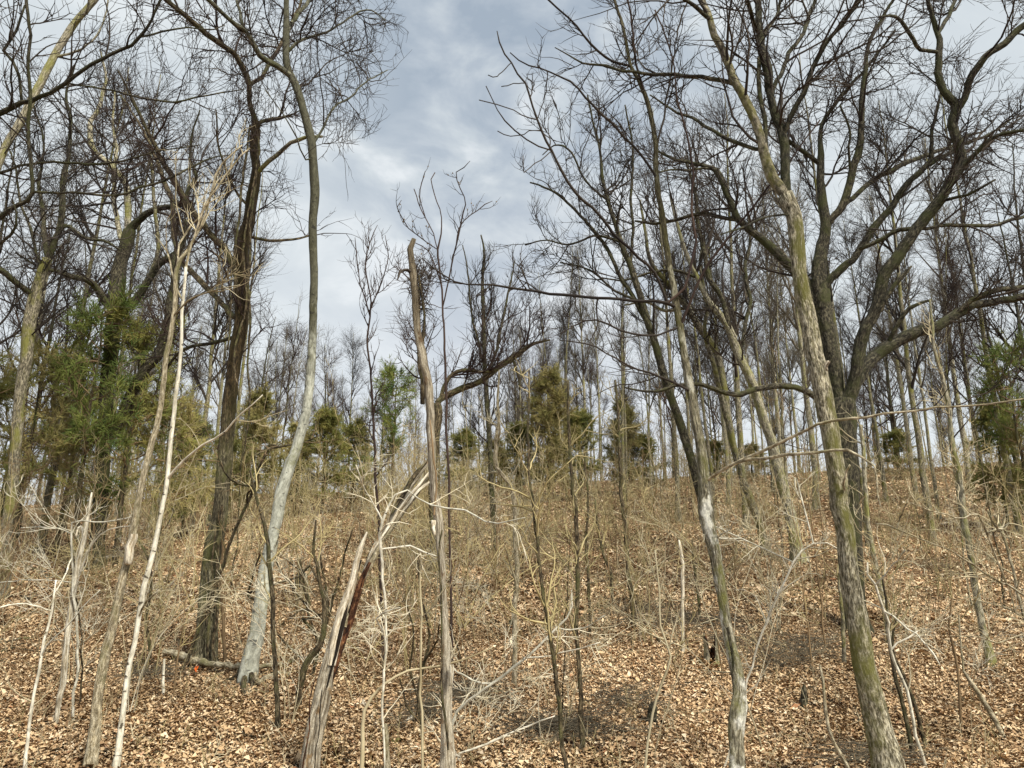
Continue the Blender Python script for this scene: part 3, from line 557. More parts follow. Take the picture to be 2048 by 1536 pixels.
# --- right of centre: slender tree with white patches, and its long low limbs
ld = 8.6
L_ = tree('flaking_tree', 'slender tree with flaking white bark, right of centre, with two pale limbs reaching right', 'tree', [
 ('trunk', '1475,1545,30 1474,1500,28 1472,1455,32 1478,1415,33 1479,1380,24 1468,1319,26 1454,1250,21 1444,1182,20 1430,1113,24 1416,1045,31 1412,1006,29 1408,960,22 1402,900,20 1392,842,19 1379,773,17 1368,705,15 1358,637,14 1350,600,14 1343,560,13 1336,517,12 1329,461,11 1322,410,11 1312,342,10 1309,273,10 1295,205,9 1285,178,8 1275,154,8 1261,130,7 1245,50,6 1227,-5,6', ld, ld + 1.2, dict(dens=.45, t0=.6, bump=.13)),
 ('limb', '1423,937,7 1445,922,7 1468,910,7 1500,897,7 1536,886,7 1590,862,6 1638,845,6 1690,840,6 1758,828,5 1861,818,4 1950,812,4 2060,796,3', ld - .1, ld - 1.6, dict(mat='tan', dens=.5, t0=.3)),
 ('limb', '1430,977,7 1465,956,7 1502,941,7 1570,920,7 1638,903,6 1697,900,6 1724,914,5 1748,934,4 1752,961,4 1755,990,3 1761,1013,3', ld - .1, ld - 1.2, dict(mat='tan', dens=.5, t0=.3)),
 ('limb', '1346,600,8 1312,589,7 1240,590,6 1180,590,6 1124,589,6 1056,582,5 1010,574,5 963,568,4 919,565,3 880,545,3 844,517,2', ld + .5, ld - .3, dict(dens=.7, mat='twig', t0=.15)),
 ('limb', '1261,130,5 1220,120,5 1180,90,5 1148,44,4 1120,20,4 1093,-4,4', ld + 1.1, ld + .4, dict(dens=.9, mat='twig')),
 ('limb', '1312,369,5 1290,330,5 1261,290,5 1220,245,5 1175,205,5 1150,175,4 1131,157,4 1090,140,3 1050,128,3 1020,105,2', ld + 1, ld + .2, dict(dens=.7, mat='twig')),
 ('limb', '1350,610,6 1320,545,6 1290,520,6 1240,478,6 1206,437,6 1158,393,6 1128,355,6 1107,308,5 1087,267,5 1063,205,4 1049,164,4 1030,135,3 1012,108,3 998,82,3 994,62,2', ld + .6, ld - .4, dict(dens=.35, mat='twig', t0=.3)),
 ('limb', '1098,300,3 1064,288,3 1037,265,3 1015,245,3 998,225,2 985,200,2 972,172,2', ld, ld - .3, dict(dens=.3, mat='twig')),
 ('limb', '1075,228,3 1040,226,2 1000,212,2 958,200,2', ld - .2, ld - .5, dict(notwig=1, mat='twig')),
 ('limb', '1047,160,2 1030,165,2 1015,172,2 1003,173,2', ld - .3, ld - .5, dict(notwig=1, mat='twig')),
 ('limb', '1026,128,2 1008,140,2 990,155,2 976,150,2', ld - .4, ld - .5, dict(notwig=1, mat='twig')),
 ('limb', '1105,305,2 1075,325,2 1060,332,2 1048,345,2 1046,312,2', ld, ld - .2, dict(notwig=1, mat='twig', ext=False)),
 ('limb', '1080,262,2 1060,262,2 1044,272,2 1015,272,2 995,262,2', ld, ld - .2, dict(notwig=1, mat='twig', ext=False)),
 ('limb', '1078,235,2 1086,200,2 1092,175,2 1094,160,2', ld, ld - .2, dict(notwig=1, mat='twig', ext=False)),
 ('limb', '1380,775,6 1340,755,5 1290,740,4 1230,720,3 1180,690,3 1120,680,2', ld + .3, ld - .5, dict(dens=.8, mat='twig', t0=.15)),
 ('limb', '1355,640,5 1300,665,4 1250,660,4 1180,640,3 1120,668,2', ld + .4, ld + .1, dict(dens=.8, mat='twig', t0=.15)),
 ('limb', '1352,600,6 1390,560,5 1400,480,5 1385,420,4 1390,350,4 1365,240,4 1352,180,3 1340,100,3 1310,20,3', ld + .6, ld + .4, dict(dens=.6, mat='twigr', t0=.15)),
 ('limb', '1368,650,6 1400,560,5 1440,500,5 1500,420,4 1560,345,4 1610,280,3 1640,240,3', ld + .5, ld + .2, dict(dens=.5, mat='twigr', t0=.25)),
 ('limb', '1310,300,4 1330,200,4 1345,130,3 1360,50,3 1375,-4,3', ld + 1, ld + 1.2, dict(dens=.8, mat='twig')),
 ('limb', '1290,190,4 1268,100,5 1262,40,4 1255,-4,4', ld + 1.1, ld + .8, dict(dens=.8, mat='twigr')),
 ('vine', '1455,1255,6 1462,1290,6 1468,1330,6 1462,1350,4', ld - .12, ld - .12, dict(mat='oak')),
], dict(n1=2.6, l1=(.3, 1.0), l2=(.12, .42), n2=3.6, n3=1.6, l3=(.06, .2), rmin=.0026, z0=3.2, up=.10, wig=.22), 'flaky', 'twig', tseed=15)
# --- big pale-barked trunk, right foreground
md = 8.8
tree('scaly_barked_tree', 'large pale scaly-barked tree leaning left in the right foreground, nearest thick trunk', 'tree', [
 ('trunk', '1782,1560,58 1768,1500,52 1751,1440,48 1734,1353,46 1717,1250,40 1700,1148,38 1690,1062,35 1679,1011,34 1676,961,36 1659,859,34 1645,790,36 1632,722,34 1615,637,32 1601,568,29 1597,517,28 1594,478,29 1587,427,30 1571,390,31', md, md, dict(ext=False, notwig=1, bump=.10, famt=.35)),
 ('limb', '1573,394,24 1557,372,22 1546,359,22 1533,314,20 1520,270,18 1509,239,17 1485,191,17 1468,154,16 1444,103,15 1423,58,13 1406,-4,12', md, md + .2, dict(mat='grey')),
 ('limb', '1573,394,22 1574,365,19 1570,342,19 1567,290,18 1553,239,16 1543,191,15 1534,137,19 1524,100,17 1517,60,14 1515,-5,12', md, md + .4, dict(mat='oak')),
 ('limb', '1535,318,9 1533,267,9 1526,220,10 1522,185,9 1519,154,9 1518,115,8', md + .1, md + .3, dict(mat='oak', ext=False)),
 ('limb', '1524,105,8 1530,70,8 1548,42,7 1556,15,6 1560,-4,6', md + .3, md + .6, dict(mat='oak')),
 ('limb', '1512,60,8 1502,35,9 1492,-4,8', md + .3, md - .2, dict(mat='oak')),
 ('limb', '1407,44,8 1382,20,8 1362,2,7 1348,-8,6', md + .2, md - .4, dict(mat='oak')),
 ('limb', '1550,225,9 1553,188,9 1567,164,9 1575,140,9 1587,109,9 1601,79,8 1618,34,8 1632,-4,7', md + .3, md + .9, dict(mat='oak')),
 ('limb', '1562,265,10 1572,240,10 1585,210,10 1604,181,11 1615,150,10 1642,96,9 1660,72,8 1676,58,8 1700,25,7 1722,-4,7', md + .1, md - .5, dict(mat='oak')),
 ('limb', '1516,312,7 1490,305,8 1450,283,8 1420,258,7 1385,235,6 1348,222,5 1300,190,3', md + .1, md + 1.2, dict(mat='oak')),
 ('limb', '1476,186,9 1450,175,9 1420,168,9 1390,160,8 1348,152,8 1300,148,7 1245,142,6 1200,132,5 1168,124,4 1140,110,3 1110,95,2', md + .2, md + 1.4, dict(mat='oak')),
 ('limb', '1572,430,5 1540,430,4 1490,450,4 1440,470,3', md, md - .4, dict(mat='oak', dens=.4)),
 ('vine', '1682,980,8 1690,1060,8 1706,1150,7 1722,1250,7 1738,1360,6 1748,1460,5', md + .2, md + .15, dict(mat='brown')),
 ('snapped_stub', '1648,745,9 1652,730,10 1657,722,8', md - .05, md - .1, dict(mat='dead')),
 ('snapped_stub', '1690,980,5 1685,960,5 1700,930,4', md - .1, md - .3, dict(mat='tan')),
], dict(n1=2.0, l1=(.5, 1.5), l2=(.22, .7), n2=5, n3=4, l3=(.1, .3), rmin=.0026, z0=4.6, up=.06, curl=.05), 'pale', 'twig', tseed=16)
# --- the great spreading oak behind it
od = 14.5
tree('spreading_oak', 'great many-limbed mossy oak spreading behind the pale scaly-barked tree, right', 'tree', [
 ('trunk', '1712,1225,40 1708,1150,38 1702,1062,40 1698,1000,42 1695,950,44 1690,900,46 1686,842,48 1686,800,44', od, od, dict(ext=False, notwig=1)),
 ('limb', '1678,830,24 1666,773,26 1657,705,28 1645,637,30 1636,568,30 1638,517,26 1648,478,21 1649,437,19 1642,376,16 1642,325,14 1641,285,10 1642,253,8 1662,219,8 1690,185,7 1724,147,6 1758,103,5 1790,60,4', od, od + .6, dict(t0=.5)),
 ('limb', '1643,330,9 1615,308,9 1587,290,9 1572,272,7 1560,240,5', od + .4, od + .1, {}),
 ('limb', '1645,460,10 1662,430,14 1683,403,16 1703,342,15 1717,290,14 1721,239,12 1727,171,10 1734,103,8 1751,61,7 1775,20,6 1788,-4,6', od + .3, od - .4, {}),
 ('limb', '1684,400,10 1704,385,10 1724,369,10 1758,349,10 1790,335,10 1826,321,9 1866,305,8 1900,295,7 1935,272,5 1970,262,3', od, od + 1.4, {}),
 ('limb', '1640,640,20 1612,575,20 1584,541,20 1555,510,18 1530,485,16 1498,458,16 1478,441,14 1457,393,13 1440,352,13 1427,338,11 1406,331,9 1375,325,7 1348,318,7 1310,300,4', od + .2, od + 1, {}),
 ('limb', '1480,443,8 1465,440,8 1450,437,8 1420,430,8 1392,430,8 1348,441,7 1310,446,6 1270,442,4', od + .8, od + 1.8, {}),
 ('limb', '1430,340,6 1400,338,5 1350,340,4 1310,345,3', od + 1, od + .5, {}),
 ('limb', '1688,830,28 1700,780,28 1712,735,24 1718,700,24 1726,664,24 1751,613,23 1765,551,24 1789,517,23 1806,495,22 1843,444,22 1878,403,22 1902,362,20 1922,331,20 1915,290,20 1905,246,18 1912,212,18 1891,185,15 1878,144,14 1878,103,13 1874,65,10 1861,20,9 1854,-5,8', od - .2, od - 1.5, dict(t0=.4)),
 ('limb', '1878,106,8 1860,103,7 1840,99,8 1820,68,8 1799,38,7 1780,32,6 1758,34,5', od - 1.4, od - 2, dict(ext=False, dens=.5)),
 ('limb', '1876,68,7 1885,48,8 1898,34,8 1905,15,7 1912,-4,7', od - 1.4, od - 1., {}),
 ('limb', '1912,212,14 1929,191,14 1938,170,14 1943,154,14 1970,113,13 2004,89,13 2048,51,13 2090,20,12', od - 1.4, od - 2, {}),
 ('limb', '1922,335,10 1946,311,10 1980,280,8 2014,267,7 2060,258,6', od - 1.2, od - 1.6, {}),
 ('limb', '1895,408,7 1912,400,7 1935,390,6 1956,379,6 1975,368,5 1991,359,4', od - 1.1, od - 1.6, dict(notwig=1, ext=False)),
 ('limb', '1836,450,7 1857,455,7 1895,448,8 1946,451,8 1990,450,7 2020,442,7 2060,430,6', od - .9, od + .3, {}),
 ('limb', '1840,452,8 1820,456,9 1790,462,9 1765,478,9 1740,490,9 1718,498,8', od - .8, od - .3, dict(ext=False)),
 ('limb', '1645,590,17 1658,565,16 1673,548,16 1690,530,15 1703,522,14 1724,495,14 1751,451,14 1785,410,13 1809,376,12 1843,342,12 1861,318,9 1862,273,7 1872,230,6 1880,190,4', od + .2, od - .6, dict(t0=.3)),
 ('limb', '1850,335,9 1875,322,9 1900,305,8 1935,285,7 1980,270,5 2020,240,4', od - .4, od + .6, {}),
 ('limb', '1700,815,30 1707,794,30 1718,765,28 1734,739,27 1757,710,25 1785,688,25 1826,667,23 1878,650,20 1922,623,19 1950,610,16 1980,606,15 2048,592,14 2100,570,12', od, od + 1, dict(t0=.4)),
 ('limb', '1915,628,11 1940,605,10 1963,592,11 1997,579,10 2048,575,10 2090,565,9', od + .4, od + .2, {}),
 ('limb', '1782,684,9 1790,660,9 1799,643,9 1816,620,9 1843,606,6 1864,599,4', od + .2, od - .2, dict(notwig=1, ext=False)),
 ('limb', '1745,636,9 1758,625,10 1768,605,10 1775,592,10 1788,572,9 1799,558,9 1812,545,8 1823,532,4', od - .5, od - .8, dict(notwig=1, ext=False)),
 ('limb', '1668,808,13 1640,800,13 1621,790,13 1587,773,12 1546,770,12 1525,774,12 1502,780,11 1478,790,11 1457,787,10 1416,773,9 1385,768,8 1348,770,7 1323,780,6 1290,782,5 1250,775,3', od - .3, od - 1.2, dict(t0=.3, dens=.6)),
 ('limb', '1700,350,6 1696,300,5 1700,260,5 1680,210,4', od, od - .5, {}),
], dict(n1=1.75, l1=(.8, 2.3), l2=(.35, 1.05), n2=5.6, n3=4.6, l3=(.15, .45), rmin=.0036, z0=5, up=.07, curl=.05), 'oak', 'twig', tseed=17)
# --- leaning trees behind the flaking tree
tree('leaning_olive_tree', 'mossy olive tree leaning left just behind the slender flaking tree', 'tree', [
 ('trunk', '1405,1010,16 1385,930,17 1365,860,17 1347,808,16 1329,756,16 1312,691,15 1295,643,14 1278,585,13 1261,534,12 1240,478,10 1222,420,8 1205,360,7 1200,300,5 1185,240,4 1175,190,3', 18, 18, dict(t0=.45, flare=0)),
 ('limb', '1300,655,9 1270,600,9 1240,550,8 1215,500,7 1170,440,6 1130,400,5 1090,375,4 1060,365,3', 18, 18.5, {}),
 ('limb', '1258,530,6 1264,480,6 1262,400,6 1266,330,5 1262,270,4 1250,210,3', 18, 17.5, {}),
 ('limb', '1240,480,6 1190,470,5 1140,490,4 1090,480,3 1050,490,3', 18, 18.4, {}),
 ('limb', '1215,400,5 1170,360,4 1140,300,4 1110,290,3 1085,310,2', 18, 18, {}),
 ('limb', '1283,600,6 1230,580,5 1180,540,4 1120,525,3', 18, 18.4, {}),
], dict(n1=1.8, l1=(.8, 2.6), l2=(.4, 1.1), n2=6, n3=4.2, l3=(.15, .5), rmin=.0042, z0=4, up=.12), 'oak', 'twig', tseed=18)
tree('twin_limbed_tree', 'mossy tree with two rising limbs between the flaking tree and the pale scaly-barked tree', 'tree', [
 ('trunk', '1603,1150,30 1592,1090,24 1578,1020,22 1562,960,20 1545,890,18 1529,842,18 1505,767,17 1478,712,17 1461,664,15 1440,630,13 1416,600,11 1392,550,9 1370,500,8 1352,440,6 1340,390,4', 21, 21, dict(t0=.5, mat='ltgrey', famt=.6)),
 ('limb', '1465,672,11 1445,600,10 1420,560,10 1408,500,9 1395,440,7 1390,380,6 1370,320,4', 21, 20.5, {}),
 ('limb', '1480,715,9 1490,660,8 1500,600,8 1490,540,7 1500,480,6 1494,420,4', 21, 21.5, {}),
 ('limb', '1395,555,6 1350,540,6 1300,545,5 1250,560,4 1200,555,3', 21, 21, {}),
], dict(n1=1.5, l1=(1, 3.2), l2=(.4, 1.2), n2=6, n3=4, l3=(.2, .5), rmin=.0045, z0=5, up=.12), 'oak', 'twig', tseed=19)
tree('olive_trunk_tree', 'thin olive-mossed trunk close left of the twin-limbed tree', 'tree', [
 ('trunk', '1540,1135,17 1522,1060,15 1500,1000,15 1478,930,14 1460,860,14 1437,719,14 1399,654,13 1365,602,12 1330,560,10 1300,520,8 1290,460,6 1280,400,4', 22, 22, dict(t0=.5)),
 ('limb', '1440,860,10 1430,800,10 1422,730,9 1410,660,8 1415,600,7 1400,540,5 1405,470,4', 22, 21, {}),
 ('limb', '1376,615,7 1330,620,6 1290,605,5 1250,610,3', 22, 22.5, {}),
], dict(n1=1.4, l1=(1, 3), l2=(.4, 1.2), n2=6, n3=4, l3=(.2, .5), rmin=.0045, z0=5, up=.12), 'grey', 'twig', tseed=20)
# --- reddish dark tree behind the dead pole, with its hooked limb
tree('red_barked_tree', 'dark reddish tree behind the dead pole sending one thick limb up to the right', 'tree', [
 ('trunk', '868,1110,16 866,1000,16 868,900,16 877,830,16 874,806,14', 20, 20, dict(ext=False, notwig=1)),
 ('limb', '876,806,12 885,797,12 899,790,13 918,780,13 936,773,13 955,766,12 970,756,12 982,746,12 994,736,12 1008,726,12 1025,715,12 1050,698,9 1073,685,6 1100,680,4', 20, 20.5, dict(t0=.2)),
 ('limb', '872,790,8 885,765,8 902,749,8 920,742,8 941,741,8 965,745,6 990,740,5', 20, 19.8, {}),
 ('limb', '870,830,10 846,770,10 838,720,9 836,660,8 838,600,7 828,550,4', 20, 20.6, {}),
 ('limb', '1025,718,6 1035,750,4 1040,780,3', 20.4, 20.2, {}),
], dict(n1=2.8, l1=(.7, 2), l2=(.3, 1), n2=6, n3=3.5, l3=(.15, .5), rmin=.0042, z0=2.5, up=.14, keep=True), 'brown', 'twigr', tseed=21)
tree('straight_young_tree', 'straight young tree right of the dead pole, its twigs rising against the pale sky', 'tree', [
 ('trunk', '985,1010,10 980,900,10 975,820,10 970,739,9 967,637,8 965,560,6 968,500,4 962,470,3', 24, 24, dict(flare=0)),
 ('limb', '970,740,5 950,660,5 940,600,4 935,540,3 925,490,2', 24, 24, {}),
 ('limb', '972,760,6 995,690,6 1005,640,5 1020,570,4 1030,520,2', 24, 24.5, {}),
], dict(n1=1.6, l1=(.8, 2.4), l2=(.4, 1), n2=6, n3=3.5, l3=(.2, .5), rmin=.0045, z0=3, up=.22, ang=36), 'oak', 'twig', tseed=22)
# thin pod-bearing saplings breaking the open sky
Q_ = tree('pod_sapling', 'tall thin sapling with tiny seed pods at its tips, reaching into the open sky', 'tree', [
 ('trunk', '900,1100,5 898,980,5 893,860,5 890,740,5 888,640,4 880,560,4 878,500,4 882,470,3 880,430,2 868,385,2 862,360,2 870,345,2', 10.6, 10.6, dict(flare=0, notwig=1, wob=.006)),
 ('limb', '890,620,3 905,540,3 915,480,3 925,430,3 930,400,2 918,370,2 912,345,2 928,335,2 940,322,1', 10.6, 10.4, dict(ext=False, wob=.004)),
 ('limb', '912,490,2 920,450,2 945,430,2 975,405,2 985,402,1', 10.6, 10.8, dict(ext=False)),
 ('limb', '878,500,2 860,450,2 842,420,2 835,395,2 828,378,2', 10.6, 10.8, dict(ext=False)),
 ('limb', '840,500,2 820,470,2 808,440,2 795,415,2 803,400,1', 10.6, 10.6, dict(ext=False)),
 ('limb', '838,430,2 838,400,2 846,360,2 850,343,1', 10.6, 10.6, dict(ext=False)),
 ('limb', '886,560,3 862,510,2 840,490,2 815,480,1', 10.6, 10.6, dict(ext=False)),
], dict(n1=3, l1=(.15, .5), n2=2.4, l2=(.06, .2), n3=0, rmin=.0022, z0=4.5, keep=False, up=.15), 'twigr', 'twig', tseed=23)
r = np.random.default_rng(9); mb = MB()
tw = [o for o in Q_.children if o.name.startswith('crown')][0]; co = np.empty(len(tw.data.vertices) * 3, np.float32); tw.data.vertices.foreach_get('co', co); co = co.reshape(-1, 3)
for p in co[r.choice(len(co), 26, replace=False)]:
    mb = MB()
    q = p + np.array([0, 0, 1]) * np.linspace(-.016, .016, 5)[:, None] + r.normal(0, .01, 3); mb.tubes(q, np.array([.001, .007, .010, .007, .001]), 6)
    mb.build('seed_pod', M['bud'], Q_)
tree('pale_thin_sapling', 'thin pinkish sapling left of the dead pole, tips forking against the grey sky', 'tree', [
 ('trunk', '760,1130,5 755,1000,5 748,880,5 742,760,4 735,680,4 742,600,3 730,540,3 735,500,2 745,470,2 755,450,1', 12, 12, dict(flare=0, ext=False, wob=.006)),
 ('limb', '737,640,3 720,560,2 712,500,2 710,475,1', 12, 12, dict(ext=False)),
 ('limb', '742,620,3 765,560,2 775,510,2 770,470,1', 12, 12.3, dict(ext=False)),
], dict(n1=4, l1=(.2, .7), n2=3, l2=(.1, .3), n3=1, l3=(.05, .15), rmin=.0025, z0=2.5, keep=False, up=.2), 'twigr', 'twigr', tseed=24)
# --- mid-ground saplings, traced one by one
SAP = [
 ('1134,1545,9 1124,1460,9 1114,1387,9 1104,1301,9 1093,1233,8 1080,1131,7 1070,1028,7 1056,944,6 1056,842,5 1058,740,3', 8.4, 'dark brown stem leaning left, the nearer of the pair at bottom centre', 'brown'),
 ('1166,1520,10 1163,1430,10 1160,1353,9 1153,1250,9 1155,1148,9 1152,1011,8 1141,978,7 1138,842,6 1136,760,4', 9.2, 'upright brown stem with a pale foot, right of the dark leaning stem', 'brown'),
 ('1029,1385,10 1030,1290,10 1029,1216,11 1032,1120,10 1029,1012,9 1022,972,9 991,931,8 992,900,7 994,859,7 997,800,5 998,740,3', None, 'pale crooked stem with an elbow halfway up, in the middle of the slope', 'tan'),
 ('1268,1262,11 1263,1200,9 1258,1148,9 1251,1070,8 1247,1028,8 1240,940,7 1238,850,5 1230,760,4', None, 'brown stem with a flared pale foot beyond the pair of stems', 'brown'),
 ('1180,1272,6 1178,1180,6 1172,1090,6 1176,1000,5 1168,900,4', None, 'slim upright brown stem between the upright stem and the flared one', 'brown'),
 ('1221,1220,6 1222,1150,7 1208,1110,6 1196,1060,5 1190,1000,4', None, 'kinked brown stem below the ridge in the middle', 'brown'),
 ('1981,1342,20 1978,1310,16 1963,1250,14 1950,1165,13 1943,1120,13 1932,1062,12 1926,1011,12 1920,960,11 1912,927,10 1902,869,9 1895,790,9 1880,740,8 1868,690,6 1860,600,4', None, 'slender light-grey tree with a dark flared foot, right slope', 'ltgrey'),
 ('1782,1290,11 1772,1230,11 1758,1165,10 1745,1090,9 1734,1028,9 1728,940,8 1722,850,7', None, 'light-grey stem emerging right behind the pale scaly trunk', 'ltgrey'),
 ('1824,1510,8 1814,1450,8 1803,1390,8 1788,1330,8 1780,1300,7 1772,1210,5 1765,1150,4', 8.9, 'thin dark stem right of the pale scaly trunk, left one of the forked pair', 'brown'),
 ('1856,1505,8 1842,1460,8 1826,1400,8 1805,1345,7 1788,1300,6 1792,1240,4 1800,1215,3', 9.0, 'thin dark stem right of the pale scaly trunk, right one of the forked pair', 'brown'),
 ('595,1435,10 600,1390,13 608,1336,14 622,1310,13 642,1284,12 648,1250,11 649,1216,9 640,1160,7 628,1100,6 632,1040,4', None, 'crooked brown honeysuckle-like trunk right of the silver-grey tree', 'brown'),
 ('562,1525,9 556,1440,10 550,1353,9 547,1216,9 542,1160,9 540,1113,9 530,1060,8 523,1028,7 510,985,5 500,940,4', 9.3, 'brown sapling rising in front of the silver-grey trunk', 'brown'),
 ('451,1330,6 449,1260,6 440,1180,5 447,1110,4 440,1060,3', None, 'spindly stem just right of the vine-hung trunk foot', 'twigb'),
 ('1400,1240,6 1395,1180,6 1388,1130,5 1384,1080,3', None, 'small snapped stem left of the flaking tree', 'brown'),
 ('1366,1310,6 1366,1200,8 1362,1110,7 1358,1080,4', None, 'short bleached upright stem left of the flaking tree', 'deadwhite'),
 ('1290,1545,5 1300,1440,5 1320,1380,5 1340,1310,5 1322,1250,4 1318,1180,3 1310,1100,3', 8.8, 'pale forked stem right of the brown stem pair', 'twigp'),
 ('1700,1545,7 1672,1490,7 1655,1430,7 1648,1380,6 1640,1330,4', 8.9, 'pale leaning stem left of the pale scaly trunk foot', 'tan'),
 ('1690,1330,7 1686,1270,8 1680,1200,7 1678,1150,5 1690,1100,3', None, 'mossy stem close behind the left side of the pale scaly trunk', 'grey'),
 ('2010,1478,7 1990,1440,10 1960,1395,10 1935,1360,9 1925,1340,4 1918,1230,3', None, 'dead pole lying propped at a slant on the lower right slope', 'tan'),
 ('1924,1500,5 1920,1420,5 1915,1330,5 1900,1240,4 1906,1180,3', 9.6, 'slight tan stem below the slender light-grey tree', 'twigb'),
 ('1745,1150,9 1735,1080,9 1728,1010,9 1722,940,8', 24, 'dim trunk seen past the right side of the pale scaly tree', 'grey'),
 ('775,1545,9 774,1500,10 772,1460,9 771,1448,7', 8.2, 'short snapped post standing at the bottom between snag and pole', 'tan'),
 ('328,1392,5 327,1350,5 329,1318,4', None, 'short pale stake left of the fallen logs', 'white'),
 ('2060,1300,6 2046,1230,6 2030,1150,6 2010,1080,6 1990,1030,6', 10, 'drooping pale stem at the right edge', 'tan'),
 ('845,1545,5 846,1440,5 842,1350,5 844,1260,4 838,1180,4 842,1110,3', 9.0, 'pale thin stem a little left of the dead pole foot', 'twigp'),
 ('722,1545,8 726,1490,8 728,1440,7 740,1400,6 765,1370,5 800,1345,5 850,1335,4 905,1325,4 950,1310,3 985,1295,3', 8.0, 'forked sapling right of the snag whose branch arches right past the dead pole', 'twigp'),
]
for k, (s, dd, lab, mt) in enumerate(SAP):
    a = parse(s)
    if dd is None: dd = hit(a[0, 0], a[0, 1])[1]
    nt_ = a[-1, 1] > 1200 or 'stake' in lab or 'post' in lab
    pale = mt in ('tan', 'twigp', 'white', 'deadwhite', 'ltgrey')
    tree('sapling', lab, 'sapling', [('trunk', s, dd, dd, dict(ext=False, famt=.25, t0=.15, wob=.008))],
         None if nt_ or 'short' in lab or 'dead pole lying' in lab else dict(n1=3.0, l1=(.3, 1.0), l2=(.12, .4), n2=3, n3=1.2, l3=(.06, .2), rmin=.0025 + dd * .00009, z0=.9, up=.10, keep=False), mt, 'twigp' if pale else 'twigo', tseed=40 + k)
# pale arching shrubs and fallen branches in front, traced
ARCH = [
 ('crooked_shrub', 'dark many-stemmed crooked shrub just right of the silver-grey tree foot', 'shrub', 'brown', 12.2, ['605,1425,9 615,1370,9 628,1320,9 640,1285,8 655,1240,7 650,1180,5 640,1110,4', '640,1285,7 622,1240,6 612,1190,5 600,1120,4', '655,1240,6 672,1180,5 690,1110,4 705,1060,3', '620,1345,6 596,1310,5 575,1290,5 556,1270,3', '612,1190,5 580,1165,4 560,1140,4 545,1100,3', '600,1300,5 575,1330,5 590,1360,4 615,1370,3', '648,1250,5 630,1225,4 600,1222,4 575,1240,3']),
 ('crooked_shrub', 'tangle of thin dark stems beside the dead pole, left of it', 'shrub', 'brown', 9.2, ['846,1500,7 842,1440,7 838,1380,7 848,1320,6 860,1270,5 845,1200,4 835,1120,3', '838,1380,5 820,1330,4 826,1270,4 812,1200,3', '848,1320,5 872,1290,4 880,1240,3', '842,1440,5 815,1410,4 800,1360,3']),
 ('arching_shrub', 'arching bleached branches springing right from the foot of the dead pole', 'shrub', 'white', 8.4, ['900,1470,9 905,1440,7 920,1415,6 950,1390,6 985,1365,6 1010,1350,6 1040,1325,6 1060,1310,5 1085,1285,5 1110,1265,5 1130,1240,4 1142,1220,4 1143,1180,2', '1112,1264,4 1145,1265,3 1180,1250,3 1210,1230,2', '1058,1312,4 1100,1310,3 1150,1300,3 1200,1285,2', '985,1366,4 960,1365,4 930,1355,4 905,1340,4 893,1310,3 892,1290,2']),
 ('fallen_branch', 'straight bleached branch lying aslant right of the dead pole foot', 'branch', 'white', 8.3, ['918,1507,4 960,1492,5 1000,1475,5 1040,1458,4 1080,1442,3 1110,1432,2']),
 ('arching_shrub', 'white-twigged shrub with a long drooping bough in front of the middle thicket', 'shrub', 'white', 9, ['770,1545,4 768,1400,5 772,1300,5 766,1200,5 762,1110,6 764,1052,6 780,1010,5 795,985,4 815,980,3', '764,1052,4 748,1010,3 735,985,3 725,965,3 712,930,2', '870,950,3 885,990,4 925,1015,4 955,1035,4 975,1045,3 1005,1044,3 1050,1035,2', '782,1080,3 820,1090,4 850,1105,4 872,1112,3', '742,1305,4 755,1280,4 765,1260,4 752,1240,3 768,1225,3 800,1215,2']),
 ('arching_shrub', 'pale curling branches over the leaves, right of the pale scaly trunk', 'shrub', 'white', 8.0, ['1786,1300,6 1780,1250,6 1765,1210,5 1750,1170,5 1735,1150,4 1728,1143,4 1735,1125,3', '1752,1208,4 1780,1225,4 1800,1245,4 1830,1265,3 1870,1310,3 1880,1330,2', '1735,1143,3 1765,1140,3 1790,1125,3 1810,1100,2', '1790,1302,4 1800,1285,4 1820,1275,4 1835,1262,3']),
 ('arching_shrub', 'long fine curved twigs hanging over the right-hand slope', 'shrub', 'tan', 9, ['2070,1210,5 2000,1165,4 1950,1135,4 1900,1100,3 1850,1080,3 1800,1060,3 1776,1050,3 1750,1047,2', '1776,1050,3 1800,1030,3 1815,1005,2', '2060,1000,4 1990,1005,4 1930,1035,3 1900,1033,3 1860,1020,3 1820,1005,2', '2060,1320,3 1990,1290,3 1960,1275,3 1900,1272,2', '2045,1000,5 2020,1045,5 1995,1060,4 1975,1020,3']),
 ('arching_shrub', 'crooked white twig cluster below the two pale limbs of the flaking tree', 'shrub', 'white', 8.6, ['1515,1290,4 1530,1250,5 1550,1200,5 1575,1155,4 1595,1120,4 1615,1095,4 1650,1085,3 1680,1100,2', '1400,1000,3 1420,1050,3 1425,1085,3 1430,1110,2', '1430,1110,3 1435,1075,3 1460,1060,2', '1602,910,3 1590,960,3 1600,1000,2']),
 ('arching_shrub', 'dark crooked dead boughs crossing in front of the silver-grey trunk', 'shrub', 'brown', 12, ['500,990,6 510,975,7 518,940,6 528,915,5 538,890,5', '512,985,5 480,975,4 458,955,4 440,920,3 436,890,3', '600,905,6 580,897,6 550,895,5 520,905,4 508,912,3', '595,900,4 620,880,3 640,870,2', '470,1000,4 495,985,4 520,960,3']),
 ('arching_shrub', 'dark bent stems looping low right of the silver-grey trunk', 'shrub', 'brown', 11.5, ['600,1430,6 640,1290,7 655,1230,6 640,1170,5 620,1130,4', '560,1130,4 590,1145,5 612,1175,5 620,1210,4', '575,1260,6 590,1240,6 620,1235,5 650,1225,4', '470,1178,4 500,1195,5 515,1200,4', '448,1105,3 475,1115,4 515,1108,4 560,1115,3 600,1140,3']),
]
